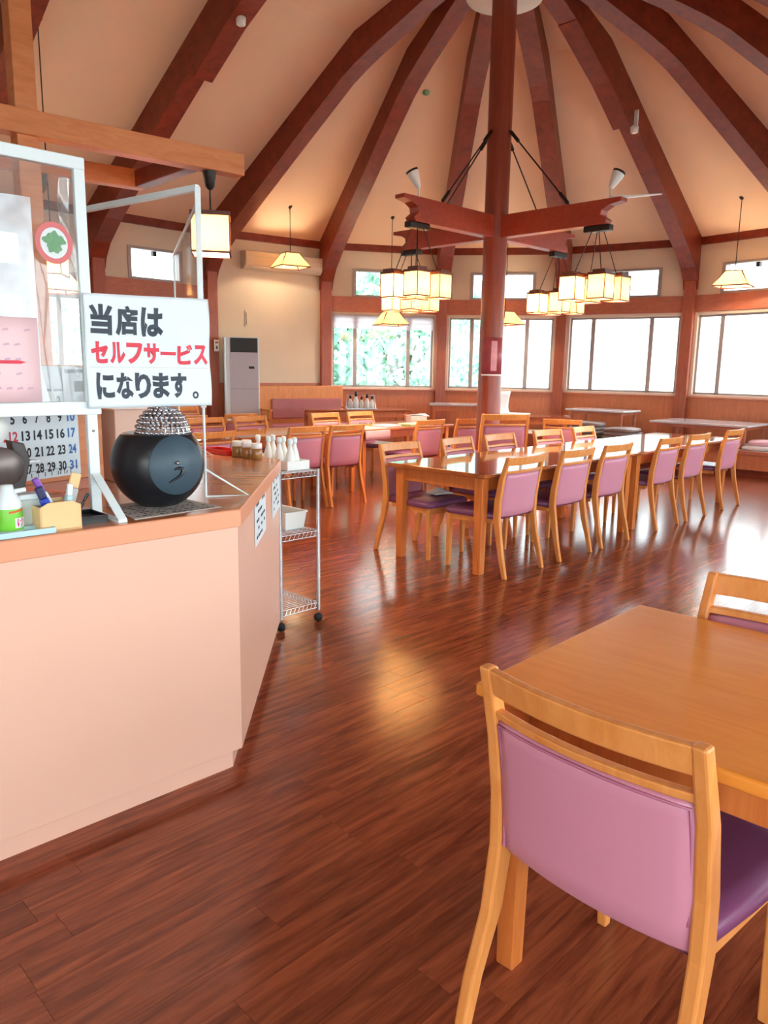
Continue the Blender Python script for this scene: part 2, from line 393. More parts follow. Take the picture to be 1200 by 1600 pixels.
SIDE0 = 2 * RAD * sin(pi / 16)
def frame_of(k):
    A, B = vtx(k), vtx(k + 1)
    if k < -2: B = vtx(-2) + NW * BAY * (-3 - k); A = B + NW * BAY
    u = (B - A).normalized(); n = Vector((-u.y, u.x))  # n outward?
    m = (A + B) / 2 - (P0 + NW * (BAY * (-2.5 - k) if k < -2 else 0))
    if n.dot(m) < 0: n = -n
    return A, u, n
WN = {-6: 'kitchen_side', -5: 'left', -4: 'far_left', -3: 'back_left_side', -2: 'back_left', -1: 'back_garden', 0: 'back_pillar', 1: 'back_right', 2: 'far_right', 3: 'right_side', 4: 'right', 5: 'right_end'}
wi = 0
for k in range(-6, 6):
    SIDE = BAY if k < -2 else SIDE0; X1 = SIDE - .087; X2 = X1 + .06; XM = 1.6 if k >= -2 else 1.4; C1 = 1.68 if k >= -2 else 1.42
    A, u, n = frame_of(k); rz = atan2(u.y, u.x)
    root_loc = (A.x, A.y, 0)
    sgn = 1 if Vector((-sin(rz), cos(rz))).dot(n) > 0 else -1    # local +y outward?
    T = .16
    def wb(mbx, s0, s1, z0, z1, y0=0.0, y1=T):
        mbx.box(((s0 + s1) / 2, sgn * (y0 + y1) / 2, (z0 + z1) / 2), (s1 - s0, abs(y1 - y0), z1 - z0))
    blank = (k == -2)
    mp = MB()
    if blank:
        wb(mp, 0, SIDE, 1.14, 3.62)
    else:
        wb(mp, 0, .56, 2.73, 3.62); wb(mp, C1, SIDE, 2.73, 3.62); wb(mp, .56, C1, 3.2, 3.62); wb(mp, .56, C1, 2.70, 2.74)
    wl = mp.build('wall_' + WN[k], 'plaster'); wl.location = root_loc; wl.rotation_euler = (0, 0, rz); struct(wl)
    mw = MB(); wb(mw, 0, SIDE, 0, 1.14 if blank else 1.05, -.0, T); mw.build('wainscot', 'wainscot_wood', wl)
    mt = MB(); wb(mt, 0, SIDE, 0, .1, -.015, .0); bb = mt.build('baseboard_' + WN[k], 'lintel_wood'); bb.location = root_loc; bb.rotation_euler = (0, 0, rz); struct(bb)
    mt = MB(); wb(mt, .08, SIDE - .08, 3.53, 3.65, -.07, .05); e = mt.build('trim_eave', 'rib_wood', bevel=.006); e.location = root_loc; e.rotation_euler = (0, 0, rz); struct(e)
    if blank:
        mt = MB(); wb(mt, .08, SIDE - .08, 1.12, 1.17, -.02, 0); mt.build('cap_rail', 'lintel_wood', wl, bevel=.004)
        continue
    ml = MB(); wb(ml, 0, SIDE, 2.46, 2.73, -.03, T); ml.build('lintel', 'lintel_wood', wl, bevel=.006)
    wi += 1
    win = MB()
    for (s0, s1, z0, z1) in ((.09, .15, 1.05, 2.46), (X1 - .06, X1, 1.05, 2.46), (.15, X1 - .06, 1.05, 1.10), (.15, X1 - .06, 2.41, 2.46)): wb(win, s0, s1, z0, z1, .0, .12)
    wo = win.build('window_%d' % wi, 'window_white', bevel=.004); wo.location = root_loc; wo.rotation_euler = (0, 0, rz); struct(wo)
    ms = MB(); wb(ms, .06, X1 + .03, 1.035, 1.065, -.05, .0); ms.build('window_sill', 'lintel_wood', wo, bevel=.004)
    for (s0, s1) in ((.15, .575), (.575, XM), (XM, X1 - .06)):
        mg = MB(); wb(mg, s0 + .012, s1 - .012, 1.11, 2.40, .065, .071); mg.build('pane', 'glass', wo)
        ma = MB()
        for (a0, a1, b0, b1) in ((s0, s0 + .035, 1.10, 2.41), (s1 - .035, s1, 1.10, 2.41), (s0, s1, 1.10, 1.135), (s0, s1, 2.375, 2.41)): wb(ma, a0, a1, b0, b1, .05, .09)
        ma.build('sash', 'alu_frame', wo)
    # small top-hung clerestory window
    wi += 1; cw = MB()
    for (s0, s1, z0, z1) in ((.52, .58, 2.73, 3.22), (C1 - .02, C1 + .04, 2.73, 3.22), (.58, C1 - .02, 2.73, 2.77), (.58, C1 - .02, 3.18, 3.22)): wb(cw, s0, s1, z0, z1, -.015, .12)
    co = cw.build('window_%d' % wi, 'alu_frame', bevel=.003); co.location = root_loc; co.rotation_euler = (0, 0, rz); struct(co)
    mg = MB(); wb(mg, .58, C1 - .02, 2.77, 3.18, .06, .066); mg.build('pane', 'glass', co)
    ml = MB(); wb(ml, SIDE / 2 - .03, SIDE / 2 + .03, 3.1, 3.17, -.02, .05); ml.build('latch', 'dark_metal', co)
    if k == -1:   # half lowered roman blind
        t = thing('roman_blind', 'white roman blind half lowered over the garden window', 'blind', root_loc, rz)
        for i in range(2):
            mbk = MB(); wb(mbk, .16, 2.07, 2.28 - i * .115, 2.40 - i * .115, .012, .03); mbk.build('fold', 'blind', t, bevel=.006)
        mbk = MB(); wb(mbk, .16, 2.07, 2.40, 2.43, .0, .04); mbk.build('head_rail', 'blind', t)
    # portal for daylight sampling
    la = bpy.data.lights.new('window_daylight', 'AREA'); la.shape = 'RECTANGLE'; la.size = SIDE - .25; la.size_y = 1.36
    lo = bpy.data.objects.new('window_daylight', la); COL.objects.link(lo)
    ctr = A + u * (SIDE / 2) + n * .2; nn = -n
    zc = Vector((-nn.x, -nn.y, 0)); xc = Vector((u.x, u.y, 0)); yc = zc.cross(xc)
    lo.matrix_world = Matrix(((xc.x, yc.x, zc.x, ctr.x), (xc.y, yc.y, zc.y, ctr.y), (xc.z, yc.z, zc.z, 1.755), (0, 0, 0, 1)))
    la.cycles.is_portal = True

# ---- entrance hall walls behind and beside the camera (kitchen wall, glazed front and side)
kx0 = vtx(-2) + NW * BAY * 4; m_ = (kx0 + LEND) / 2; L_ = (LEND - kx0).length
w = struct(MB().box((0, 0, 1.8), (L_, .16, 3.6)).build('wall_kitchen', 'plaster')); w.location = (m_.x - NV.x * .08, m_.y - NV.y * .08, 0); w.rotation_euler = (0, 0, atan2(NW.y, NW.x))
m_ = (LEND + REND) / 2; L_ = (LEND - REND).length
w = struct(MB().prism([(-L_ / 2, 0), (L_ / 2, 0), (L_ / 2, 3.6), (2.2, 5.66), (0, 6.25), (-2.2, 5.66), (-L_ / 2, 3.6)], lambda a, b: (a, 0, b), lambda a, b: (a, .16, b)).build('wall_gable', 'plaster')); w.location = (m_.x, m_.y, 0); w.rotation_euler = (0, 0, atan2(-NV.y, -NV.x))
def glazed(name, x0, y0, x1, y1, nb, z0=.05, z1=2.75, lead=1):
    d = Vector((x1 - x0, y1 - y0)); L = d.length; rz = atan2(d.y, d.x)
    m = MB(); m.box((L / 2, 0, (z1 + 3.6) / 2), (L, .16, 3.6 - z1)); m.box((L / 2, 0, z0 / 2), (L, .16, z0))
    o = m.build('wall_' + name, 'plaster'); o.location = (x0, y0, 0); o.rotation_euler = (0, 0, rz); struct(o)
    global wi; wi += 1
    f = MB()
    for i in range(nb + 1): f.box((L * i / nb, 0, (z0 + z1) / 2), (.09, .12, z1 - z0))
    fo = f.build('window_%d' % wi, 'column_wood'); fo.location = (x0, y0, 0); fo.rotation_euler = (0, 0, rz); struct(fo)
    for i in range(nb): MB().box((L * (i + .5) / nb, 0, (z0 + z1) / 2), (L / nb - .09, .006, z1 - z0)).build('pane', 'glass', fo)
    la = bpy.data.lights.new(name + '_daylight', 'AREA'); la.shape = 'RECTANGLE'; la.size = L; la.size_y = z1 - z0; la.cycles.is_portal = True
    lo = bpy.data.objects.new(name + '_daylight', la); COL.objects.link(lo)
    c = Vector(((x0 + x1) / 2, (y0 + y1) / 2)); inn = Vector((1.3, 4)) - c; nrm = Vector((-d.y, d.x)).normalized()
    if nrm.dot(inn) < 0: nrm = -nrm
    c = c - nrm * .15; zc = Vector((-nrm.x, -nrm.y, 0)); xc = Vector((d.x / L, d.y / L, 0)); yc = zc.cross(xc)
    lo.matrix_world = Matrix(((xc.x, yc.x, zc.x, c.x), (xc.y, yc.y, zc.y, c.y), (xc.z, yc.z, zc.z, (z0 + z1) / 2), (0, 0, 0, 1)))
glazed('front', REND.x, REND.y, VX, REND.y, 6, .4, 2.75)
glazed('side', VX, REND.y, VX, vtx(6).y, 6, .85, 2.75)

# ---- pillar with crossed arms
pt = struct(MB().lathe([(.145, 0), (.14, .02), (.135, 3.0), (.135, 6.1)], 28).build('pillar', 'pillar_wood'), 'round red-brown central post'); pt.location = (PX, PY, 0)
mb = MB(); mb.grid(lambda a, b: (.1425 * sin(-.9 + a * 1.9), -.1425 * cos(-.9 + a * 1.9), 1.40 + b * .42), 14, 1)
t = thing('poster', 'dark red poster wrapped round the central post', 'poster', (PX, PY, 0)); mb.build('sheet', 'poster', t, solid=.002)
mb = MB(); mb.grid(lambda a, b: (.1455 * sin(-.1 + a * .5), -.1455 * cos(-.1 + a * .5), 1.44 + b * .34), 5, 1); mb.build('pale_print', 'poster_light', t)
mb = MB(); mb.grid(lambda a, b: (.146 * sin(-.9 + a * 1.9), -.146 * cos(-.9 + a * 1.9), 1.385 + b * .018), 14, 1); mb.build('tape_strip', 'white_paint', t)
ARM = [(0, 2.92), (1.40, 2.92), (1.43, 2.96), (1.36, 3.01), (1.37, 3.06), (1.45, 3.10), (1.58, 3.12), (1.58, 3.16), (0, 3.16)]
ARMD = [(-1, -1), (1, -1), (1, 1), (-1, 1)]
for sx, sy in ARMD:
    dr = Vector((sx, sy, 0)).normalized(); sd = Vector((-dr.y, dr.x, 0)); c0 = Vector((0, 0, 0))
    ao = MB().prism(ARM, lambda r, z: tuple(dr * r + sd * .065 + Vector((0, 0, z))), lambda r, z: tuple(dr * r - sd * .065 + Vector((0, 0, z)))).build('arm', 'arm_wood', pt, bevel=.006)
    rod = MB().tube([dr * .14 + Vector((0, 0, 4.05)), dr * .95 + Vector((0, 0, 3.17))], .008, 8)
    rod.tube([dr * .16 + Vector((0, 0, 4.03)), dr * .26 + Vector((0, 0, 3.92))], .02, 8); rod.tube([dr * .83 + Vector((0, 0, 3.30)), dr * .93 + Vector((0, 0, 3.19))], .02, 8)
    rod.build('brace_rod', 'dark_metal', pt)

# ================================================================== LAMPS
def bulb(parent, loc, watts, r=.03, col=(1, .80, .52)):
    l = bpy.data.lights.new('bulb', 'POINT'); l.energy = watts; l.color = col; l.shadow_soft_size = r
    o = bpy.data.objects.new('bulb', l); COL.objects.link(o); o.location = loc; o.parent = parent; return o
BULB_W = 16.0
def lantern_parts(parent, c, rz, s=.19, h=.235, name='lantern', W=BULB_W):
    e = bpy.data.objects.new(name, None); COL.objects.link(e); e.parent = parent; e.location = c; e.rotation_euler = (0, 0, rz)
    f = MB()
    for a in (-1, 1):
        for b in (-1, 1): f.box((a * s / 2, b * s / 2, 0), (.008, .008, h))
    for z in (-h / 2, h / 2):
        for a in (-1, 1): f.box((a * s / 2, 0, z), (.012, s, .012)); f.box((0, a * s / 2, z), (s, .012, .012))
    f.box((0, 0, h / 2 + .012), (s + .01, s + .01, .014))
    f.build('frame', 'lamp_frame', e)
    g = MB()
    for a in (-1, 1):
        g.box((a * (s / 2 - .004), 0, 0), (.002, s - .012, h - .012)); g.box((0, a * (s / 2 - .004), 0), (s - .012, .002, h - .012))
    g.build('paper_shade', 'lantern_paper', e)
    bulb(e, (0, 0, -.01), W); return e
CH = [((-1, -1), 'lantern chandelier under the near left arm of the post, in front of its twin'), ((1, -1), 'lantern chandelier under the near right arm of the post, the rightmost'),
      ((1, 1), 'lantern chandelier under the far right arm, just right of the post'), ((-1, 1), 'lantern chandelier under the far left arm, partly hidden and lower in view')]
for (sx, sy), lab in CH:
    L = 1.31
    t = thing('lantern_chandelier', lab, 'chandelier', (PX + sx * L / sqrt(2), PY + sy * L / sqrt(2), 2.92), 0, 'lantern chandeliers hung from the post arms')
    MB().box((0, 0, -.03), (.30, .09, .06), atan2(sy, sx)).build('canopy', 'dark_metal', t, bevel=.01)
    f = MB(); f.box((0, 0, -.49), (.62, .05, .035)); f.box((0, 0, -.49), (.05, .62, .035)); f.box((.25, 0, -.475), (.14, .14, .03), pi / 4); f.box((-.25, 0, -.475), (.14, .14, .03), pi / 4); f.box((0, .25, -.475), (.14, .14, .03), pi / 4); f.box((0, -.25, -.475), (.14, .14, .03), pi / 4)
    f.build('cross_frame', 'lamp_frame', t, bevel=.004)
    for a, b in ((1, 0), (-1, 0), (0, 1), (0, -1)):
        MB().tube([(a * .06, b * .03, -.05), (a * .22, b * .22, -.48)], .005, 6).build('cable', 'dark_metal', t)
        lantern_parts(t, (a * .235, b * .235, -.625), pi / 4)
def pendant(ang, zb, label, rz, W=7, rad=4.92):
    a = radians(ang); x, y = PX + rad * sin(a), PY + rad * cos(a); zc = top_z(hall_r(x, y)) + .02
    t = thing('pendant_lamp', label, 'lamp', (x, y, zb), rz, 'pendant lamps hung round the hall')
    s0, s1, h = .25, .115, .23
    g = MB(); f = MB(); cs = ((-1, -1), (1, -1), (1, 1), (-1, 1))
    for i in range(4):
        a0, b0 = cs[i]; a1, b1 = cs[(i + 1) % 4]
        g.add([(a0 * s0, b0 * s0, .02), (a1 * s0, b1 * s0, .02), (a1 * s1, b1 * s1, h), (a0 * s1, b0 * s1, h)], [(0, 1, 2, 3)])
        f.tube([(a0 * s0, b0 * s0, 0), (a0 * s1, b0 * s1, h)], .009, 6); f.tube([(a0 * s0, b0 * s0, .01), (a1 * s0, b1 * s0, .01)], .009, 6); f.tube([(a0 * s1, b0 * s1, h), (a1 * s1, b1 * s1, h)], .009, 6)
    g.build('shade', 'shade_paper', t, solid=.003); f.build('shade_frame', 'lamp_frame', t)
    MB().tube([(0, 0, h - .02), (0, 0, zc - zb)], .006, 6).build('cord', 'dark_metal', t)
    MB().lathe([(.015, zc - zb - .09), (.05, zc - zb - .05), (.05, zc - zb)], 12).build('canopy', 'dark_metal', t)
    bulb(t, (0, 0, .1), W)
pendant(-35.2, 3.06, 'trapezoid pendant lamp in front of the wall air conditioner', .5)
pendant(-13.6, 2.20, 'low trapezoid pendant lamp under the left chandeliers before the garden window', .35)
pendant(10.2, 2.24, 'trapezoid pendant lamp mostly hidden behind the central post', .6)
pendant(54.6, 2.74, 'trapezoid pendant lamp at the far right beside the bright windows', .95)
pendant(-95, 2.22, 'trapezoid pendant lamp seen through the clear vinyl screen', .8)
# uplights standing on the arms
def uplight(L, sx, sy, tilt, label, blade=False):
    x, y = PX + sx * L / sqrt(2), PY + sy * L / sqrt(2)
    t = thing('uplight', label, 'light', (x, y, 3.16), 0, scale=.8)
    MB().lathe([(.03, 0), (.03, .012), (.012, .02), (.012, .16)], 12).build('stem', 'white_paint', t)
    M = Matrix.Rotation(tilt, 4, 'Y')
    MB().lathe([(.03, 0), (.04, .03), (.075, .17), (.078, .2)], 20, (0, 0, .13), M).build('head', 'white_paint', t)
    MB().lathe([(.07, .2), (.082, .205), (.082, .225), (.02, .222)], 20, (0, 0, .13), M).build('dark_lens', 'black_plastic', t)
    if blade: MB().hexa([(.02, -.05, .0), (.62, -.1, .05), (.62, -.06, .05), (.02, .05, .0)], [(.02, -.05, .03), (.62, -.1, .06), (.62, -.06, .06), (.02, .05, .03)]).build('blade', 'white_paint', t)
uplight(1.30, -1, -1, -.45, 'white uplight with dark lens on the near left arm of the post')
uplight(1.42, 1, -1, .45, 'white uplight with a long white blade on the near right arm', True)
# smoke detector on the ceiling
a = radians(-14); r = 2.75
o = MB().lathe([(.03, -.05), (.05, -.03), (.055, 0)], 16).build('smoke_detector', 'sticker_green'); o.location = (PX - .72, PY + 2.6, top_z(2.70) - .01); tag(o, 'small round detector on the ceiling left of the post', 'detector')

# ---- pergola frame over the counter with box lamps
def beam(mb, p, q, w, h):
    p = Vector(p); q = Vector(q); d = (q - p).normalized(); s = Vector((-d.y, d.x, 0)).normalized() * (w / 2); u_ = Vector((0, 0, h))
    mb.hexa([p - s, q - s, q + s, p + s], [p - s + u_, q - s + u_, q + s + u_, p + s + u_]); return mb
pg = thing('counter_canopy_frame', 'orange wooden post and beam frame above the counter', 'wood frame', (-1.97, 4.42, 0))
def rel(x, y, z=0): return (x + 1.97, y - 4.42, z)
beam(MB(), rel(-3.3, 3.32, 2.65), rel(-.96, 5.26, 2.65), .11, .128).build('front_beam', 'pergola_wood', pg, bevel=.005)
beam(MB(), rel(-3.6, 4.31, 2.66), rel(-1.73, 5.72, 2.66), .10, .12).build('rear_beam', 'pergola_wood', pg, bevel=.005)
beam(MB(), rel(-1.80, 5.74, 2.662), rel(-1.20, 5.10, 2.662), .09, .11).build('end_beam', 'rib_wood', pg, bevel=.005)
MB().box(rel(-1.98, 4.45, 3.0), (.115, .115, 6.0), radians(42)).build('post', 'pergola_wood', pg, bevel=.005)
def box_lamp(x, y, ztop, zc, label):
    t = thing('box_lantern', label, 'lamp', (x, y, zc), 0, 'square lanterns over the counter')
    lantern_parts(t, (0, 0, 0), radians(10), .235, .225, 'lantern', 30)
    MB().tube([(0, 0, .11), (0, 0, ztop - zc - .07)], .006, 6).build('cord', 'dark_metal', t)
    MB().lathe([(.012, ztop - zc - .11), (.03, ztop - zc - .09), (.045, ztop - zc)], 12).build('canopy', 'dark_metal', t)
box_lamp(-1.13, 5.12, 2.65, 2.265, 'square glowing lantern hanging at the free end of the counter beam')
box_lamp(-2.28, 5.32, 2.66, 2.14, 'square lantern behind the vinyl screen below the round sticker')

# ================================================================== COUNTER
C0 = Vector((-.491, 2.578)); E0 = Vector((-.548, 4.02)); FD = Vector((.715, .699)); TD = Vector((-.70, .71))
A0 = C0 - FD * 2.6; G0 = E0 + TD * 1.3
INW = Vector((-.699, .715))
cp = [A0, C0, E0, G0, G0 + Vector((-.55, -.55)), A0 + INW * 1.6]
def inset(poly, d):
    out = []; n = len(poly)
    for i in range(n):
        p0, p1, p2 = poly[i - 1], poly[i], poly[(i + 1) % n]
        e1 = (p1 - p0).normalized(); e2 = (p2 - p1).normalized(); n1 = Vector((-e1.y, e1.x)); n2 = Vector((-e2.y, e2.x))
        bis = (n1 + n2).normalized(); out.append(p1 + bis * (d / max(.3, bis.dot(n1))))
    return out
ctr = thing('service_counter', 'peach laminate service counter with an angled end and orange-brown top', 'counter', (0, 0, 0))
def slab(name, poly, z0, z1, mat, bevel=0):
    return MB().prism([tuple(p) for p in poly], lambda x, y: (x, y, z0), lambda x, y: (x, y, z1)).build(name, mat, ctr, bevel)
slab('toe_kick', inset(cp, .05), 0, .085, 'counter_front')
body_poly = inset(cp, .012)
# three visible cladding boards and the core behind them
slab('core', inset(cp, .035), .085, .905, 'counter_front')
for (p, q) in ((body_poly[0], body_poly[1]), (body_poly[1], body_poly[2]), (body_poly[2], body_poly[3])):
    d = (q - p).normalized(); nn = Vector((-d.y, d.x)) * .025
    pl = [p, q, q + nn, p + nn]; slab('cladding_panel', pl, .083, .907, 'counter_front', .0015)
slab('edge_band', cp, .908, .968, 'counter_edge', .003)
slab('worktop', inset(cp, .004), .966, .97, 'counter_top')
ZC = .97
def cpt(s, inw, z=ZC):   # point on the counter: along the front edge from corner, inward
    p = C0 + FD * s + INW * inw; return Vector((p.x, p.y, z))
AF = atan2(FD.y, FD.x)
# notice sheets on the angled face
U = (E0 - C0).normalized(); UN = Vector((U.y, -U.x))
for s0, s1, z0, z1, lab in ((.43, .80, .73, .958, 'white printed notice on the angled counter face, nearer the corner'), (1.08, 1.42, .72, .958, 'white printed notice at the far end of the angled counter face')):
    t = thing('notice_sheet', lab, 'notice', (0, 0, 0))
    def f3(a, z, o=.0035): p = C0 + U * a + UN * (o - .010); return (p.x, p.y, z)
    MB().prism([(s0, z0), (s1, z0), (s1, z1), (s0, z1)], lambda a, z: f3(a, z, 0), lambda a, z: f3(a, z, .0025)).build('sheet', 'paper', t)
    m = MB(); rr = random.Random(int(s0 * 100))
    for i in range(6):
        z = z1 - .035 - i * .034
        for j in range(6):
            if rr.random() < .7: a = s0 + .04 + j * (s1 - s0 - .08) / 6; m.add([f3(a, z), f3(a + .03 + rr.random() * .015, z), f3(a + .04, z + .012), f3(a, z + .014)], [(0, 1, 2, 3)])
    m.build('print', 'ink', t)['kind'] = 'stuff'

# ---- white screen stand with vinyl, wire panel and hand lettered notice
P1 = Vector((-.938, 2.452)); NP = Vector((-.66, 2.795)); ZT = 2.055
st = thing('vinyl_screen_stand', 'white framed clear vinyl screen standing along the counter front', 'screen', (P1.x, P1.y, ZC))
def L3(p, z): return (p[0] - P1.x, p[1] - P1.y, z - ZC)
LE = P1 - FD * 1.5
MB().box(L3(P1, (ZC + ZT) / 2), (.034, .02, ZT - ZC), AF).build('post', 'white_plastic', st, bevel=.003)
MB().box(L3(LE, (ZC + ZT) / 2), (.034, .02, ZT - ZC), AF).build('post', 'white_plastic', st, bevel=.003)
beam(MB(), L3(LE, 2.022), L3(P1 + FD * .017, 2.022), .024, .036).build('top_bar', 'white_plastic', st, bevel=.003)
beam(MB(), L3(LE, 1.292), L3(P1 + FD * .03, 1.292), .026, .042).build('lower_bar', 'white_plastic', st, bevel=.003)
for pp in (P1, LE):
    ft = pp - INW * .19
    m = MB(); beam(m, L3(pp + INW * .1, ZC), L3(ft, ZC), .03, .006)
    d = Vector(L3(ft, ZC + .004)); e = Vector(L3(pp - INW * .01, 1.10)); sdv = Vector((FD.x, FD.y, 0)) * .014; th = Vector((0, 0, .006))
    m.hexa([d - sdv, d + sdv, e + sdv, e - sdv], [d - sdv + th, d + sdv + th, e + sdv + th, e - sdv + th]); m.build('foot_brace', 'white_plastic', st, bevel=.001)
m = MB()
for z in (1.24, 1.10): m.lathe([(.004, 0), (.004, .003)], 8, L3(P1 - INW * .0105, z), Matrix.Rotation(pi / 2, 4, Vector((FD.x, FD.y, 0))))
m.build('screw', 'grey_metal', st)
def vin(a, b):
    p = LE + FD * (a * 1.49) + INW * (.004 * sin(a * 60 + b * 3)); return L3(p, 1.33 + b * .70)
MB().grid(vin, 60, 4).build('vinyl_sheet', 'vinyl', st)
def vin2(a, b):
    p = P1 - FD * (.150 + a * 1.25 - .02 * (b < .05)) - INW * (.012 + .006 * sin(a * 40)); return L3(p, 1.335 + b * .585 - .02 * a)
MB().grid(vin2, 40, 6).build('painted_reflection', 'reflection_haze', st)  # added hazy sheet painting the bright outdoor reflection on the screen
# crumpled edge of the vinyl by the post
def crease(a, b):
    z = 1.99 - a * .58; x = .030 + .016 * b + .010 * sin(a * 9) + .02 * (1 - a) * b * sin(a * 5 + 1)
    return L3(P1 - FD * x - INW * (.012 + .012 * sin(a * 23 + b * 4) * sin(b * 3)), z)
MB().grid(crease, 30, 6).build('vinyl_crease', 'vinyl', st)
# wire framed side panel
wp = thing('wire_side_panel', 'clear vinyl side panel on white wire legs at the angled counter end', 'screen', (NP.x, NP.y, ZC))
FP = Vector((-1.10, 4.10))
def W3(p, z): return (p[0] - NP.x, p[1] - NP.y, z - ZC)
m = MB(); m.box(W3(NP, (1.30 + ZT) / 2), (.02, .02, ZT - 1.30), .2); m.build('near_post', 'white_plastic', wp, bevel=.003)
MB().tube([W3(NP, 1.32), W3(NP, ZC + .003)], .005, 8).build('near_leg', 'white_plastic', wp)
MB().tube([W3(FP, 1.34), W3(FP, ZC + .003)], .005, 8).build('far_leg', 'white_plastic', wp)
tip = Vector((-.512, 2.845)); MB().tube([W3(NP, ZC + .004), W3(tip, ZC + .004), W3(NP, ZC + .105)], .004, 8).build('near_foot', 'white_plastic', wp)
tip2 = FP + Vector((.17, .03)); MB().tube([W3(FP, ZC + .004), W3(tip2, ZC + .004), W3(FP, ZC + .10)], .004, 8).build('far_foot', 'white_plastic', wp)
m = MB(); beam(m, W3(NP, 2.04), W3((-1.20, 3.20), 2.04), .018, .022); m.build('top_bar', 'white_plastic', wp, bevel=.002)
beam(MB(), W3(NP, 1.315), W3(FP, 1.315), .012, .018).build('bottom_bar', 'white_plastic', wp)
beam(MB(), W3(NP, 2.0), W3(FP, 2.0), .008, .012).build('side_bar', 'white_plastic', wp)
MB().tube([W3(FP, 1.33), W3(FP, 2.005)], .005, 8).build('far_post', 'white_plastic', wp)
MB().grid(lambda a, b: W3(NP + (FP - NP) * (.01 + .98 * a) + Vector((.003 * sin(a * 9), 0)), 1.33 + b * .675), 30, 4).build('vinyl_sheet', 'vinyl', wp)
# lettered notice
SA = Vector((-.948, 2.437)); SD = (Vector((-.634, 2.755)) - SA); SW = SD.length; SD.normalize(); SN = Vector((SD.y, -SD.x))
def wave(x, z): return .004 * sin(x * 17 + z * 6) + .003 * sin(z * 22 + 1) + .002 * sin(x * 41 + z * 30)
def s3(x, z, o=0): p = SA + SD * x + SN * (.018 + wave(x, z) + o); return (p.x, p.y, 1.312 + z)
SH = .352
sg = thing('self_service_notice', 'white hanging notice with black and red Japanese brush lettering', 'sign', (0, 0, 0))
MB().grid(lambda a, b: s3(a * SW, b * SH + .012 * a * b), 40, 30).build('sheet', 'paper', sg, solid=.0008)
m = MB()
for i, ch in enumerate('当店は'): put_text(m, ch, .016 + i * .088, .016 + i * .088 + .078, .228, .322, lambda x, z: s3(x, z, .0016), .045)
m.build('upper_lettering', 'ink', sg); m = MB()
for i, ch in enumerate('になります'): put_text(m, ch, .028 + i * .066, .028 + i * .066 + .060, .028, .112, lambda x, z: s3(x, z, .0016), .045)
put_text(m, '。', .372, .396, .024, .05, lambda x, z: s3(x, z, .0016), .02)
m.build('lower_lettering', 'ink', sg)
m = MB()
for i, ch in enumerate('セルフサービス'):
    w_ = .056
    if ch == 'ー': put_text(m, ch, .018 + i * .0605, .018 + i * .0605 + w_, .170, .182, lambda x, z: s3(x, z, .0016), .045)
    else: put_text(m, ch, .018 + i * .0605, .018 + i * .0605 + w_, .140, .208, lambda x, z: s3(x, z, .0016), .045)
m.build('red_lettering', 'red_ink', sg)
m = MB(); m.grid(lambda a, b: s3(.01 + a * (SW - .02), .128 + b * .0015, .0014), 30, 1); m.build('fold_line', 'light_grey', sg)
# pink notice behind the vinyl, round sticker
pk = thing('pink_notice', 'pale pink paper notice stuck behind the vinyl screen', 'notice', (0, 0, 0))
def pk3(x, z, o=0): p = P1 - FD * (.16 + .30 - x) - INW * (.03 + o); return (p.x, p.y, 1.335 + z)
MB().grid(lambda a, b: pk3(a * .30, b * .245), 4, 4).build('sheet', 'pink_paper', pk, solid=.0008)
m = MB(); rr = random.Random(3)
for row in range(5):
    for j in range(9):
        x = .02 + j * .03; z = .205 - row * .042
        if rr.random() < .75: m.add([pk3(x, z, .0012), pk3(x + .018, z + .003, .0012), pk3(x + .016, z + .009, .0012), pk3(x + .002, z + .006, .0012)], [(0, 1, 2, 3)])
m.build('faint_writing', 'faint_ink', pk)['kind'] = 'stuff'
m = MB(); m.add([pk3(.13, .112, .0014), pk3(.245, .112, .0014), pk3(.262, .117, .0014), pk3(.24, .122, .0014), pk3(.13, .121, .0014)], [(0, 1, 2, 3, 4)]); m.build('red_dash', 'red_ink', pk)
sk = thing('round_sticker', 'round sticker with a red ring and green picture on the vinyl screen', 'sticker', (0, 0, 0))
SC = P1 - FD * .092; 
def sk3(x, z, o): p = SC + FD * x - INW * (.02 + o); return (p.x, p.y, 1.80 + z)
def disc(r0, r1, o, sq=1.0, n=28):
    m = MB(); vs = [sk3(r * cos(2 * pi * j / n) * .92, r * sin(2 * pi * j / n), o) for r in (r0, r1) for j in range(n)]
    m.add(vs, [(j, (j + 1) % n, n + (j + 1) % n, n + j) for j in range(n)]); return m
disc(.044, .06, .001).build('red_ring', 'sticker_red', sk, solid=.0005); disc(.0, .045, .0005).build('white_field', 'sticker_white', sk, solid=.0005)
m = MB(); vs = []; n = 30
for j in range(n):
    th = 2 * pi * j / n; r = .031 + .003 * sin(5 * th) + .003 * sin(9 * th + 1) - .008 * (sin(th) < -.2) * abs(cos(th)); vs.append(sk3(r * cos(th) * 1.05, r * sin(th), .0016))
m.add(vs, [tuple(range(n))]); m.build('green_motif', 'sticker_green', sk)

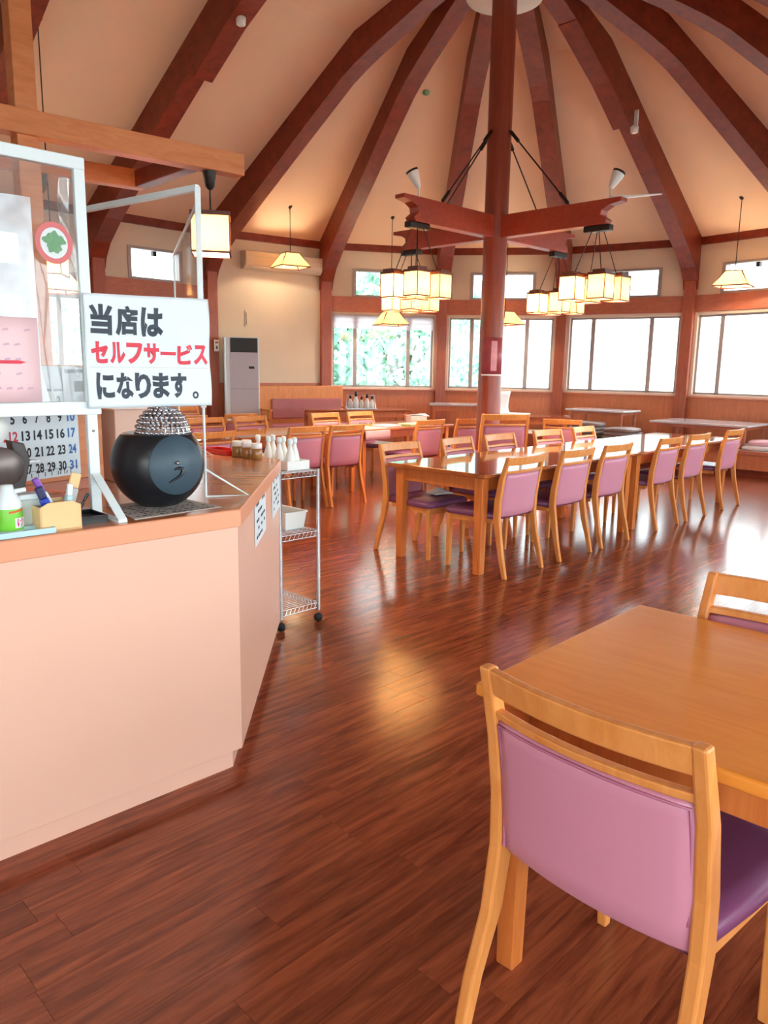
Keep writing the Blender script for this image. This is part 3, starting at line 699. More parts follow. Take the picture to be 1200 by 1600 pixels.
# ---- black ball machine with beaded dome
BC = Vector((-.785, 2.635)); BR = .157; bz = ZC + .150
nrm = Vector((0.70, -.71, .03)).normalized()
ball = thing('ball_machine', 'black ball-shaped machine with flat grey disc side and silver beaded dome', 'machine', (BC.x, BC.y, ZC))
bm = bmesh.new(); bmesh.ops.create_uvsphere(bm, u_segments=56, v_segments=40, radius=BR)
for v in bm.verts:
    d = v.co.dot(nrm)
    if d > .123: v.co -= nrm * (d - .123)
    if v.co.z > .105: v.co.z = .105
    if v.co.z < -.146: v.co.z = -.146
    v.co.z += .147
bme = bpy.data.meshes.new('shell'); bm.to_mesh(bme); bm.free()
for p in bme.polygons: p.use_smooth = True
bo = link('shell', bme, 'ball_black', ball); 
try:
    bme.set_sharp_from_angle(angle=.35)
except Exception: pass
q = nrm.to_track_quat('Z', 'Y').to_matrix().to_4x4()
MB().lathe([(.0, 0), (.099, 0), (.099, .003), (.0, .0031)], 40, tuple(nrm * .1225 + Vector((0, 0, .147))), q).build('flat_disc', 'ball_disc', ball)
MB().lathe([(.0, 0), (.006, .0), (.006, .006), (.0, .007)], 12, tuple(nrm * .1255 + Vector((.004, 0, .155))), q).build('bolt', 'silver', ball)
# curved dent reflection on the disc, painted as a dark tube
ex = Vector((nrm.y, -nrm.x, 0)).normalized() * -1; ez = nrm.cross(ex); ez = ez if ez.z > 0 else -ez
hp = [nrm * .128 + ex * a + ez * b + Vector((0, 0, .147)) for a, b in ((-.03, -.055), (-.005, -.045), (.012, -.035), (.022, -.022), (.020, -.012), (.008, -.010), (-.008, -.014))]
MB().tube(hp, [.003, .004, .005, .006, .006, .005, .003], 8).build('painted_dent_reflection', 'black_plastic', ball)
dm = bpy.data.objects.new('dome', None); COL.objects.link(dm); dm.parent = ball; dm.location = (.02, .0, .247)
MB().lathe([(.088, 0), (.084, .02), (.07, .05), (.045, .075), (.0, .088)], 32).build('dome_core', 'silver', dm)
m = MB()
for row in range(7):
    th = row * .20 + .06; rr_ = .088 * cos(th); zz = .092 * sin(th); nb = max(6, int(34 * cos(th)))
    for j in range(nb):
        a = 2 * pi * (j + .5 * (row % 2)) / nb; c_ = (rr_ * cos(a), rr_ * sin(a), zz + .003)
        m.lathe([(.0, -.007), (.006, -.004), (.0078, 0), (.006, .004), (.0, .007)], 6, c_)
bd = m.build('beads', 'silver', dm); bd['kind'] = 'stuff'
m = MB()
for j in range(11):
    a = -1.2 + j * .26
    m.tube([(.09 * cos(a) * cos(t_) , .09 * sin(a) * cos(t_), .094 * sin(t_) + .002) for t_ in (0, .3, .6, .9, 1.2)], .0035, 6)
m.build('wire_ribs', 'chrome', dm)
nw = MB(); 
nw.hexa([tuple(cpt(-.36, .05, ZC + .0002)), tuple(cpt(-.03, .07, ZC + .0002)), tuple(cpt(-.05, .30, ZC + .0002)), tuple(cpt(-.32, .34, ZC + .0002))], [tuple(cpt(-.36, .05, ZC + .0018)), tuple(cpt(-.03, .07, ZC + .0018)), tuple(cpt(-.05, .30, ZC + .0018)), tuple(cpt(-.32, .34, ZC + .0018))])
tag(nw.build('newspaper', 'newsprint'), 'grey printed newspaper lying under the black ball machine', 'newspaper')
m = MB(); rr = random.Random(9)
for i in range(7):
    for j in range(14):
        if rr.random() < .65:
            a0, b0 = -.34 + j * .021, .075 + i * .03; q = rr.uniform(.008, .018)
            m.add([tuple(cpt(a0, b0, ZC + .0024)), tuple(cpt(a0 + q, b0, ZC + .0024)), tuple(cpt(a0 + q, b0 + .012, ZC + .0024)), tuple(cpt(a0, b0 + .012, ZC + .0024))], [(0, 1, 2, 3)])
m.build('print', 'ink', bpy.data.objects['newspaper'])['kind'] = 'stuff'

# ---- small things near the counter front
def at(s, inw): p = cpt(s, inw); return (p.x, p.y, ZC)
bx0 = thing('pen_box', 'cream card box with notched rim holding pens', 'box', at(-.595, .075), AF)
m = MB(); wv, dv, hv, tk = .115, .085, .085, .004
for sgn_ in (-1, 1):
    m.prism([(-wv / 2, 0), (wv / 2, 0), (wv / 2, hv - .012), (wv * .3, hv), (-wv * .3, hv), (-wv / 2, hv - .012)], lambda a, b: (a, sgn_ * dv / 2, b), lambda a, b: (a, sgn_ * (dv / 2 - tk), b))
    m.box((sgn_ * wv / 2, 0, (hv - .012) / 2), (tk, dv, hv - .012))
m.box((0, 0, .003), (wv, dv, .004)); m.build('walls', 'cream_card', bx0)
def stick(name, s, inw, lean, L, sx, sy, mat, label, cat, capm=None, z=.012, lean2=0.0):
    t = thing(name, label, cat, at(s, inw), AF); t.location.z = ZC + z
    M = Matrix.Rotation(lean, 4, 'Y') @ Matrix.Rotation(lean2, 4, 'X')
    MB().box(tuple(M @ Vector((0, 0, L * .35))), (sx, sy, L * .7), M=M).build('body', mat, t, bevel=.004)
    MB().box(tuple(M @ Vector((0, 0, L * .85))), (sx * .9, sy * .9, L * .3), M=M).build('cap', capm or mat, t, bevel=.004)
stick('box_cutter', -.60, .065, -.35, .125, .026, .014, 'blue_plastic', 'blue box cutter leaning in the pen box', 'cutter', 'navy_plastic')
stick('marker_pen', -.575, .09, -.45, .155, .02, .02, 'white_plastic', 'purple-capped marker leaning in the pen box', 'pen', 'purple_plastic')
stick('glue_stick', -.565, .065, .12, .12, .018, .014, 'pale_blue', 'pale clear stick standing upright in the pen box', 'stick', 'white_plastic')
stick('tape_pack', -.56, .10, .30, .15, .035, .012, 'light_grey', 'crumpled clear packet leaning right in the pen box', 'packet', 'cream_card')
stick('black_pen', -.548, .07, .55, .10, .01, .01, 'black_plastic', 'short black pen leaning over the pen box rim', 'pen')
bt = thing('spray_bottle', 'white spray bottle with a green label and orange straw', 'bottle', at(-.72, .09), AF)
MB().lathe([(.0, 0), (.034, 0), (.036, .004), (.036, .085), (.034, .095), (.018, .125), (.016, .14), (.0, .141)], 24).build('body', 'white_plastic', bt)
m = MB(); m.lathe([(.0365, .012), (.0372, .014), (.0372, .072), (.0365, .074)], 24); m.build('label', 'green_label', bt)
m = MB(); m.grid(lambda a, b: (.0378 * sin(.1 + a * 1.1), -.0378 * cos(.1 + a * 1.1), .02 + b * .028), 8, 1); m.build('label_panel', 'white_plastic', bt)
m = MB(); put_text(m, 'け', .25, .9, .022, .046, lambda x, z: (.0382 * sin(x), -.0382 * cos(x), z), .03); m.build('label_mark', 'magenta', bt)
m = MB(); m.grid(lambda a, b: (.0378 * sin(-.3 + a * 1.3), -.0378 * cos(-.3 + a * 1.3), .062 + .006 * a + b * .006), 8, 1); m.build('label_stripe', 'orange_plastic', bt)
MB().tube([(0, 0, .118), (.05, 0, .122)], .007, 8).build('nozzle', 'white_plastic', bt)
MB().tube([(.05, 0, .122), (.115, .0, .115), (.165, .0, .100)], .0014, 6).build('straw', 'orange_plastic', bt)
t = thing('blue_tray', 'shallow pale blue tray under the spray bottle', 'tray', at(-.70, .045), AF)
MB().box((0, 0, .004), (.16, .06, .006)).build('base', 'pale_blue', t)
m = MB()
for q in (-1, 1): m.box((0, q * .03, .009), (.16, .004, .016)); m.box((q * .08, 0, .009), (.004, .06, .016))
m.build('rim', 'pale_blue', t)
t = thing('white_canister', 'pale grey square canister behind the pen box', 'canister', at(-.655, .12), AF)
MB().box((0, 0, .045), (.06, .05, .09)).build('body', 'light_grey', t, bevel=.004); MB().box((0, 0, .098), (.064, .054, .016)).build('lid', 'white_plastic', t, bevel=.004)
t = thing('black_tray', 'flat black tray between the pen box and the screen foot', 'tray', at(-.49, .13), AF)
MB().box((0, 0, .006), (.10, .12, .01)).build('base', 'black_plastic', t, bevel=.003)
m = MB()
for q in (-1, 1): m.box((q * .05, 0, .012), (.004, .12, .024)); m.box((0, q * .06, .012), (.1, .004, .024))
m.build('rim', 'black_plastic', t)
# grey dispenser with roll
t = thing('tape_dispenser', 'grey metal tape dispenser with a white roll on top', 'dispenser', (-1.225, 2.44, ZC), AF)
m = MB(); m.prism([(-.09, 0), (.035, 0), (.075, .17), (.06, .225), (.02, .235), (.03, .17), (.0, .06), (-.09, .05)], lambda a, b: (a, -.03, b), lambda a, b: (a, .03, b)); m.build('bracket', 'dark_grey', t, bevel=.004)
MB().lathe([(.0, -.04), (.055, -.04), (.06, -.035), (.06, .035), (.055, .04), (.0, .04)], 24, (-.01, -.01, .155), Matrix.Rotation(pi / 2, 4, 'X')).build('drum', 'grey_metal', t)
MB().lathe([(.02, -.02), (.05, -.02), (.05, .02), (.02, .02)], 24, (-.03, 0, .275), Matrix.Rotation(pi / 2, 4, 'X')).build('roll', 'white_paint', t)
MB().box((.08, 0, .165), (.05, .05, .003)).build('cutter_edge', 'chrome', t)

# ---- partition board with calendar
PB = Vector((-1.2, 2.93)); PQ = Vector((.5, .866)); PN = Vector((.866, -.5))
def b3(s, z, o=0): p = PB + PQ * s + PN * o; return (p.x, p.y, z)
bd_ = thing('partition_board', 'orange wooden partition board behind the counter carrying a calendar', 'partition', (0, 0, 0))
MB().prism([(-.62, ZC), (.145, ZC), (.145, 1.445), (-.62, 1.445)], lambda s, z: b3(s, z, -.022), lambda s, z: b3(s, z, -.002)).build('panel', 'pergola_wood', bd_, bevel=.002)
MB().prism([(-.62, ZC), (.10, ZC), (.10, 1.012), (-.62, 1.012)], lambda s, z: b3(s, z, -.002), lambda s, z: b3(s, z, .012)).build('bottom_rail', 'lintel_wood', bd_, bevel=.002)
ca = thing('wall_calendar', 'large white wall calendar with bold day numbers on the partition', 'calendar', (0, 0, 0))
MB().prism([(-.335, 1.026), (.032, 1.03), (.03, 1.44), (-.335, 1.44)], lambda s, z: b3(s, z, .000), lambda s, z: b3(s, z, .002)).build('page', 'paper', ca)
blk, red, blu = MB(), MB(), MB()
fnc = lambda x, z: b3(x, z, .003)
for r_, row in enumerate([[None, None, None, None, 1, 2, 3], [4, 5, 6, 7, 8, 9, 10], [11, 12, 13, 14, 15, 16, 17], [18, 19, 20, 21, 22, 23, 24], [25, 26, 27, 28, 29, 30, 31]]):
    for c_, dnum in enumerate(row):
        if not dnum: continue
        x = -.292 + c_ * .0485; z = 1.313 - r_ * .061
        mbt = red if c_ == 0 or dnum == 12 else (blu if c_ == 6 else blk); hw = .017 if dnum > 9 else .0085
        put_text(mbt, str(dnum), x - hw, x + hw, z - .018, z + .018, fnc, .03)
for c_ in range(7): x = -.292 + c_ * .0485; blk.add([fnc(x - .02, 1.348), fnc(x + .02, 1.348), fnc(x + .02, 1.356), fnc(x - .02, 1.356)], [(0, 1, 2, 3)])
rr = random.Random(5)
for j in range(9):
    x = -.24 + j * .028; blk.add([fnc(x, 1.036), fnc(x + .003, 1.036), fnc(x + .003, 1.052), fnc(x, 1.052)], [(0, 1, 2, 3)])
    if rr.random() < .7: blk.add([fnc(x + .008, 1.038), fnc(x + .012, 1.038), fnc(x + .016, 1.05), fnc(x + .012, 1.05)], [(0, 1, 2, 3)])
blk.add([fnc(-.24, 1.058), fnc(.02, 1.06), fnc(.02, 1.0615), fnc(-.24, 1.0595)], [(0, 1, 2, 3)])
blk.build('black_numbers', 'black_ink', ca)['kind'] = 'stuff'; blu.build('blue_numbers', 'blue_ink', ca)['kind'] = 'stuff'
red.add([fnc(-.145, 1.372), fnc(-.125, 1.372), fnc(-.125, 1.376), fnc(-.14, 1.376), fnc(-.14, 1.408), fnc(-.125, 1.408), fnc(-.125, 1.412), fnc(-.145, 1.412)], [(0, 1, 2, 3, 4, 5, 6, 7)]); red.build('red_numbers', 'red_ink', ca)['kind'] = 'stuff'
t = thing('photo_sheet', 'small white sheet with a dark picture beside the calendar top', 'paper', (0, 0, 0))
MB().prism([(-.03, 1.275), (.082, 1.275), (.082, 1.435), (-.03, 1.435)], lambda s, z: b3(s, z, .004), lambda s, z: b3(s, z, .006)).build('sheet', 'paper', t)
m = MB(); m.add([b3(.02, 1.345, .007), b3(.07, 1.345, .007), b3(.07, 1.385, .007), b3(.02, 1.385, .007)], [(0, 1, 2, 3)]); m.add([b3(-.02, 1.415, .007), b3(.075, 1.415, .007), b3(.075, 1.428, .007), b3(-.02, 1.428, .007)], [(0, 1, 2, 3)]); m.add([b3(.035, 1.283, .007), b3(.065, 1.283, .007), b3(.065, 1.297, .007), b3(.035, 1.297, .007)], [(0, 1, 2, 3)]); m.build('picture', 'dark_grey', t)
t = thing('slope_cabinet', 'cream sloping cabinet standing behind the black ball machine', 'cabinet', (-1.04, 3.30, ZC), AF)
MB().prism([(-.17, 0), (.13, 0), (.02, .30), (-.17, .30)], lambda a, b: (a, -.09, b), lambda a, b: (a, .09, b)).build('body', 'counter_front', t, bevel=.004)
MB().box((-.02, -.092, .05), (.2, .006, .05)).build('lower_panel', 'wainscot_wood', t)

# ---- far end of the counter: red tray and jars
t = thing('red_tray', 'red plastic tray at the far end of the counter', 'tray', (-.91, 4.26, ZC), atan2(TD.y, TD.x))
MB().box((0, 0, .004), (.24, .10, .006)).build('base', 'red_plastic', t)
m = MB()
for q in (-1, 1): m.box((0, q * .05, .014), (.24, .005, .026)); m.box((q * .12, 0, .014), (.005, .10, .026))
m.build('rim', 'red_plastic', t)
jar0 = None
for i, (dx, dy) in enumerate(((0, 0), (.062, -.055), (.125, -.11), (.04, .06))):
    lab = 'brown spice jar with white lid on the counter, ' + ('next to the red tray', 'second from the red tray', 'nearest the white bottles', 'behind the other jars')[i]
    if jar0 is None:
        jar0 = thing('spice_jar', lab, 'jar', (-.80, 4.13, ZC), 0, 'spice jars by the red tray')
        MB().lathe([(.0, 0), (.027, 0), (.03, .004), (.03, .048), (.024, .056), (.0, .057)], 16).build('glass', 'amber_jar', jar0)
        MB().lathe([(.0, .056), (.028, .056), (.028, .08), (.024, .084), (.0, .085)], 16).build('lid', 'white_paint', jar0)
    else: dup(jar0, (-.80 + dx, 4.13 + dy, ZC), 0, lab)

# ---- wire cart with bottles
CQ = Vector((-.372, 4.258)); CU = Vector((-.7071, .7071)); CV = Vector((-.7071, -.7071)); CL, CWD = .62, .27
ct = thing('wire_cart', 'slim chrome wire shelf cart on casters behind the counter end', 'cart', (CQ.x, CQ.y, 0))
def c3(a, b, z): p = CU * a + CV * b; return (p.x, p.y, z)
for a, b in ((0, 0), (CL, 0), (0, CWD), (CL, CWD)):
    po = MB().tube([c3(a, b, .07), c3(a, b, .893)], .012, 10).build('post', 'chrome', ct)
    cs_ = MB().lathe([(.0, -.011), (.022, -.011), (.026, -.006), (.026, .006), (.022, .011), (.0, .011)], 14, c3(a, b, .027), Matrix.Rotation(pi / 2, 4, 'X')).build('caster', 'rubber', ct)
for z in (.885, .54, .115):
    e = bpy.data.objects.new('wire_shelf', None); COL.objects.link(e); e.parent = ct; e.location = (0, 0, z)
    m = MB(); cor = [(0, 0), (CL, 0), (CL, CWD), (0, CWD), (0, 0)]
    for (a0, b0), (a1, b1) in zip(cor, cor[1:]):
        for zz in (0, -.03): m.tube([c3(a0, b0, zz), c3(a1, b1, zz)], .0032, 6)
        n_ = max(4, int(hypot(a1 - a0, b1 - b0) / .028)); zig = []
        for i in range(n_ * 2 + 1): q_ = i / (n_ * 2); zig.append(c3(a0 + (a1 - a0) * q_, b0 + (b1 - b0) * q_, 0 if i % 2 else -.03))
        m.tube(zig, .0026, 5, smooth=False)
    m.build('shelf_edge', 'chrome', e)
    m = MB()
    for i in range(1, 24): m.tube([c3(CL * i / 24, 0, .002), c3(CL * i / 24, CWD, .002)], .002, 5)
    m.tube([c3(0, CWD / 2, -.003), c3(CL, CWD / 2, -.003)], .003, 5); m.build('shelf_wires', 'chrome', e)
tr = thing('bottle_tray', 'white rectangular tray of bottles on top of the wire cart', 'tray', (CQ.x + CU.x * .27 + CV.x * .10, CQ.y + CU.y * .27 + CV.y * .10, .8885), atan2(CU.y, CU.x))
MB().box((0, 0, .004), (.44, .15, .006)).build('base', 'white_paint', tr)
m = MB()
for q in (-1, 1): m.box((0, q * .075, .026), (.44, .004, .05)); m.box((q * .22, 0, .026), (.004, .15, .05))
m.build('rim', 'white_paint', tr)
b0_ = None; names = ['first', 'second', 'third', 'fourth', 'fifth', 'sixth', 'seventh']
for i in range(7):
    a, b = (.085 + i * .062, .145 if i < 4 else .06) if False else (.08 + (i % 4) * .10, .135 if i < 4 else .065)
    if i >= 4: a += .05
    p = CQ + CU * a + CV * b; lab = 'white sauce bottle in the cart tray, ' + ('near row' if i < 4 else 'back row') + ', ' + names[i % 4] + ' from the right end'
    if b0_ is None:
        b0_ = thing('sauce_bottle', lab, 'bottle', (p.x, p.y, .896), 0, 'white bottles on the wire cart')
        MB().lathe([(.0, 0), (.026, 0), (.028, .005), (.028, .05), (.022, .08), (.012, .115), (.010, .135), (.0, .136)], 16).build('body', 'white_paint', b0_)
        MB().lathe([(.0, .132), (.013, .132), (.015, .14), (.015, .158), (.010, .166), (.0, .167)], 14).build('cap', 'white_plastic', b0_)
    else: dup(b0_, (p.x, p.y, .896), 0, lab)
t = thing('white_basket', 'white plastic basket on the middle shelf of the wire cart', 'basket', (CQ.x + CU.x * .2 + CV.x * .10, CQ.y + CU.y * .2 + CV.y * .10, .5435), atan2(CU.y, CU.x))
MB().box((0, 0, .004), (.22, .13, .006)).build('base', 'pale_blue', t)
m = MB()
for q in (-1, 1):
    m.hexa([(-.11, q * .063, .006), (.11, q * .063, .006), (.11, q * .067, .006), (-.11, q * .067, .006)], [(-.125, q * .073, .1), (.125, q * .073, .1), (.125, q * .077, .1), (-.125, q * .077, .1)])
    m.hexa([(q * .108, -.065, .006), (q * .112, -.065, .006), (q * .112, .065, .006), (q * .108, .065, .006)], [(q * .122, -.075, .1), (q * .127, -.075, .1), (q * .127, .075, .1), (q * .122, .075, .1)])
m.build('sides', 'white_paint', t); m = MB(); cor = [(-.127, -.078), (.127, -.078), (.127, .078), (-.127, .078), (-.127, -.078)]
for (a, b), (a2, b2) in zip(cor, cor[1:]): m.tube([(a, b, .1), (a2, b2, .1)], .006, 6)
m.build('rim', 'white_paint', t)

# ================================================================== CHAIRS
def make_chair(label, loc, rz, group):
    t = thing('dining_chair', label, 'chair', loc, rz, group)
    HB = .86
    prof = [(-.315, 0), (-.285, .12), (-.245, .28), (-.22, .43), (-.225, .55), (-.25, .70), (-.295, HB)]
    for s in (-1, 1):
        secs = []
        for i, (y, z) in enumerate(prof):
            wx = .0155 if 0 < i < 6 else .0145; wy = (.0165, .019, .023, .026, .024, .02, .016)[i]; x = s * (.226 + (.012 if i < 2 else 0) - .004 * (i == 6))
            secs.append([(x - wx, y - wy, z), (x + wx, y - wy, z), (x + wx, y + wy, z), (x - wx, y + wy, z)])
        MB().strip(secs).build('rear_leg', 'chair_wood', t, bevel=.006)
        m = MB(); x = s * .208
        m.hexa([(x - .013, .207, 0), (x + .013, .207, 0), (x + .013, .233, 0), (x - .013, .233, 0)], [(x - .019, .196, .41), (x + .019, .196, .41), (x + .019, .236, .41), (x - .019, .236, .41)])
        m.build('front_leg', 'chair_wood', t, bevel=.004)
    def bow(x): return -.030 * (1 - (x / .22) ** 2)
    def yl(z): # back line
        for (y0, z0), (y1, z1) in zip(prof, prof[1:]):
            if z0 <= z <= z1: return y0 + (y1 - y0) * (z - z0) / (z1 - z0)
        return prof[-1][0]
    def curved(z0, z1, th, x1=.214, n=10, sag=0.0):
        secs = []
        for i in range(n + 1):
            x = -x1 + 2 * x1 * i / n; a, b = yl(z0) + bow(x), yl(z1) + bow(x)
            secs.append([(x, a - th, z0), (x, a + th, z0), (x, b + th, z1), (x, b - th, z1)])
        return MB().strip(secs)
    curved(.798, .858, .012).build('top_rail', 'chair_wood', t, bevel=.005)
    curved(.742, .762, .012).build('back_strip', 'chair_wood', t, bevel=.004)
    m = MB(); x1 = .213; n = 12
    rings = []
    for i in range(n + 1):
        x = -x1 + 2 * x1 * i / n; rg = []
        zb = .425
        for z, o in ((zb, .0), (zb + .01, -.012), (zb + .06, -.017), (.60, -.019), (.70, -.017), (.733, -.012), (.742, .0), (.733, .012), (.70, .018), (.60, .020), (zb + .06, .018), (zb + .01, .012)):
            e = 1 if 0 < i < n else .85
            rg.append((x, yl(z) + bow(x) + o * e, z))
        rings.append(rg)
    m.strip(rings); m.sm = [True] * len(m.sm); bk = m.build('back_cushion', 'pink_vinyl', t)
    pth = [(-x1 + .008, .438), (-x1 + .008, .73), (0, .733), (x1 - .008, .73), (x1 - .008, .438)]
    pts = []
    for (xa, za), (xb, zb_) in zip(pth, pth[1:]):
        for q in range(6): x = xa + (xb - xa) * q / 6; z = za + (zb_ - za) * q / 6; pts.append((x, yl(z) + bow(x) - .0135, z))
    MB().tube(pts, .0032, 6).build('piping', 'piping', bk)
    # seat
    ms = MB(); lay = []
    for z, q in ((.405, .0), (.41, .012), (.435, .014), (.452, .004), (.458, -.03)):
        rg = []
        for (xx, yy) in ((-.20, -.2), (-.1, -.205), (.1, -.205), (.20, -.2), (.222, .0), (.235, .19), (.21, .235), (.1, .245), (-.1, .245), (-.21, .235), (-.235, .19), (-.222, .0)):
            f_ = 1 + q / .22; rg.append((xx * f_, .02 + (yy - .02) * f_, z))
        lay.append(rg)
    ms.strip(lay); ms.sm = [True] * len(ms.sm); ms.build('seat_cushion', 'seat_vinyl', t)
    ma = MB()
    for s in (-1, 1): ma.hexa([(s * .196, -.17, .375), (s * .214, -.17, .375), (s * .222, .215, .36), (s * .2, .215, .36)], [(s * .196, -.17, .406), (s * .214, -.17, .406), (s * .222, .215, .406), (s * .2, .215, .406)])
    ma.box((0, .218, .38), (.39, .02, .052)); ma.build('seat_frame', 'chair_wood', t, bevel=.003)
    return t
def face(fx, fy): return atan2(fy, fx) - pi / 2
G_CH = 'pink upholstered wooden dining chairs'
ch0 = make_chair('pink-backed wooden chair in the right foreground, drawn up to the orange table', (.585, 1.511, 0), face(.73, .68), G_CH)
def chair(x, y, fx, fy, label, scale=None): return dup(ch0, (x, y, 0), face(fx, fy), label, G_CH, scale)

# ================================================================== TABLES
def table(name, label, corner, d, wv, L, Wd, h, mtop, mleg, group=None, leg=.06, apron=.09, cat='table', inset_=.05, thick=.032, z=0):
    """corner = one top corner; d = unit long direction; wv = unit width direction"""
    c = Vector(corner) + d * (L / 2) + wv * (Wd / 2); rz = atan2(d.y, d.x)
    t = thing(name, label, cat, (c.x, c.y, z), rz, group)
    MB().box((0, 0, h - thick / 2), (L, Wd, thick)).build('tabletop', mtop, t, bevel=.008, seg=3)
    for sx in (-1, 1):
        for sy in (-1, 1):
            x, y = sx * (L / 2 - inset_ - leg / 2), sy * (Wd / 2 - inset_ - leg / 2); q = leg / 2; q2 = q * .8
            MB().hexa([(x - q2, y - q2, 0), (x + q2, y - q2, 0), (x + q2, y + q2, 0), (x - q2, y + q2, 0)], [(x - q, y - q, h - thick), (x + q, y - q, h - thick), (x + q, y + q, h - thick), (x - q, y + q, h - thick)]).build('leg', mleg, t, bevel=.004)
    m = MB(); za = h - thick - apron / 2
    for sy in (-1, 1): m.box((0, sy * (Wd / 2 - inset_ - leg / 2), za), (L - 2 * inset_ - 2 * leg, .022, apron))
    for sx in (-1, 1): m.box((sx * (L / 2 - inset_ - leg / 2), 0, za), (.022, Wd - 2 * inset_ - 2 * leg, apron))
    m.build('apron', mleg, t, bevel=.002); return t
H_T = .74
table('dining_table', 'orange wooden table in the right foreground', (.217, 1.669), Vector((.733, -.68)), Vector((.68, .733)), 1.6, .86, H_T, 'table_wood', 'table_leg')
# chair across the foreground table
chair(.945, 1.885, -.72, -.69, 'pink-backed chair at the far side of the orange foreground table, cut by the right edge')
# long glossy tables
NR = Vector((.689, 5.23)); LD = Vector((.69, .724)); LN = Vector((.724, -.69))
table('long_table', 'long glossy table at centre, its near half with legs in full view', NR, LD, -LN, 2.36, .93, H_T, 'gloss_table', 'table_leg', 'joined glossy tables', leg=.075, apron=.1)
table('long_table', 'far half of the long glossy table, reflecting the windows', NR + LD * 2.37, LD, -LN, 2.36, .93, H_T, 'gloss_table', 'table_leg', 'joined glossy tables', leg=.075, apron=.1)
ordn = ['first', 'second', 'third', 'fourth', 'fifth', 'sixth']
for i, s in enumerate((.35, 1.08, 1.74, 2.78, 3.46, 4.42)):
    p = NR + LD * s - LN * .19; j = .04 * sin(i * 2.3)
    chair(p.x, p.y, -LN.x + j, -LN.y - j, 'pink-backed chair on the aisle side of the long table, %s from its near end' % ordn[i])
for i, s in enumerate((.34, 1.10, 1.72, 2.55, 3.3)):
    p = NR + LD * s - LN * .82; j = .05 * sin(i * 1.7)
    chair(p.x, p.y, LN.x + j, LN.y + j, 'chair on the far side of the long table, %s from its near end' % ordn[i])
p = NR + LD * .46 - LN * .78
t = thing('seat_cloth', 'small white cloth left on the seat under the long table end', 'cloth', (p.x, p.y, .459), .6)
MB().grid(lambda a, b: (-.09 + .18 * a, -.07 + .14 * b, .012 + .03 * sin(a * pi) * sin(b * pi) * (1 + .5 * sin(a * 9 + b * 7))), 10, 8).build('cloth', 'zabuton_white', t, solid=.006)
# left middle tables
T2 = Vector((-.276, 8.95)); M2 = Vector((-.69, .724))
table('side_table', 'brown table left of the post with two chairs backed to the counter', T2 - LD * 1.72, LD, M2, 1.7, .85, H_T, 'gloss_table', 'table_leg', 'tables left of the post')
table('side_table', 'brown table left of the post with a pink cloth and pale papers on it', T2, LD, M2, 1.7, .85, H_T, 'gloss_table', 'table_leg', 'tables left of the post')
chair(-.60, 8.34, -.69, .72, 'pink-backed chair beside the aisle, seen whole behind the wire cart')
table('side_table', 'brown table beyond the black ball machine, behind the counter end', T2 - LD * 3.45, LD, M2, 1.7, .85, H_T, 'gloss_table', 'table_leg', 'tables left of the post')
chair(-1.78, 7.20, -.69, .72, 'pink-backed chair seen between the black ball machine and the wire legs')
chair(-.99, 8.02, -.69, .72, 'pink-backed chair partly hidden by the white bottles on the cart')
for i, s in enumerate((-1.35, -.72)):
    p = T2 + LD * s + M2 * .98; chair(p.x, p.y, .69, -.72, 'chair facing the camera across the left table, ' + ('farther from' if i == 0 else 'nearer to') + ' the post')
p = T2 + LD * .75 - M2 * .15; chair(p.x, p.y, -.69, .72, 'chair with dark seat at the papered table, its back toward the long table')
p = T2 + LD * .5 + M2 * .98; chair(p.x, p.y, .69, -.72, 'chair on the window side of the papered table')
p = T2 + LD * 1.15 + M2 * .98; chair(p.x, p.y, .69, -.72, 'chair at the post end of the papered table, window side')
# further left row
T3 = T2 + M2 * 2.15 - LD * 1.5
table('side_table', 'brown table near the standing air conditioner', T3, LD, M2, 1.7, .85, H_T, 'gloss_table', 'table_leg', 'tables left of the post')
table('side_table', 'brown table farthest left behind the hanging notice', T3 - LD * 1.75, LD, M2, 1.7, .85, H_T, 'gloss_table', 'table_leg', 'tables left of the post')
for i, s in enumerate((-1.3, -.6, .2, .95)):
    p = T3 + LD * s - M2 * .15; chair(p.x, p.y, -.69, .72, 'chair on the near side of the far left tables, %s from the left' % ordn[i])
for i, s in enumerate((-1.0, .3, 1.1)):
    p = T3 + LD * s + M2 * 1.0; chair(p.x, p.y, .69, -.72, 'chair on the wall side of the far left tables, %s from the left' % ordn[i])
# chairs by the post
chair(1.27, 8.78, -.15, 1, 'tall pink-backed chair standing right in front of the central post', 1.14)
chair(.93, 9.75, -.5, .85, 'pink-backed chair just left of the central post')
chair(2.3, 9.9, .3, .95, 'chair with open back behind the long table, right of the post')

# things on the tables
t = thing('pink_cloth', 'pale pink cloth draped over the end of the papered table', 'cloth', (T2.x, T2.y, H_T), atan2(LD.y, LD.x))
def drape(a, b):
    y = -.14 + b * .8; z = .004 + .003 * sin(a * 9 + b * 5)
    if y < 0: z = .002 + y * .9; y = -.008
    return (.06 + a * .42, y, z)
MB().grid(drape, 10, 16).build('cloth', 'zabuton_pink', t, solid=.003)
for i, (s, w_, mat, lab) in enumerate(((.62, .3, 'zabuton_white', 'white folded paper mat on the papered table'), (1.12, .34, 'green_cloth', 'pale green paper mat at the far end of the papered table'))):
    p = T2 + LD * s + M2 * .2
    o = MB().box((0, 0, .012), (w_, .22, .022)).build('paper_mat', mat, bevel=.004); o.location = (p.x, p.y, H_T); o.rotation_euler = (0, 0, atan2(LD.y, LD.x)); tag(o, lab, 'mat')
p = T2 + LD * 1.45 + M2 * .45
t = thing('white_napkin_stack', 'white box of napkins at the post end of the papered table', 'napkins', (p.x, p.y, H_T), .4)
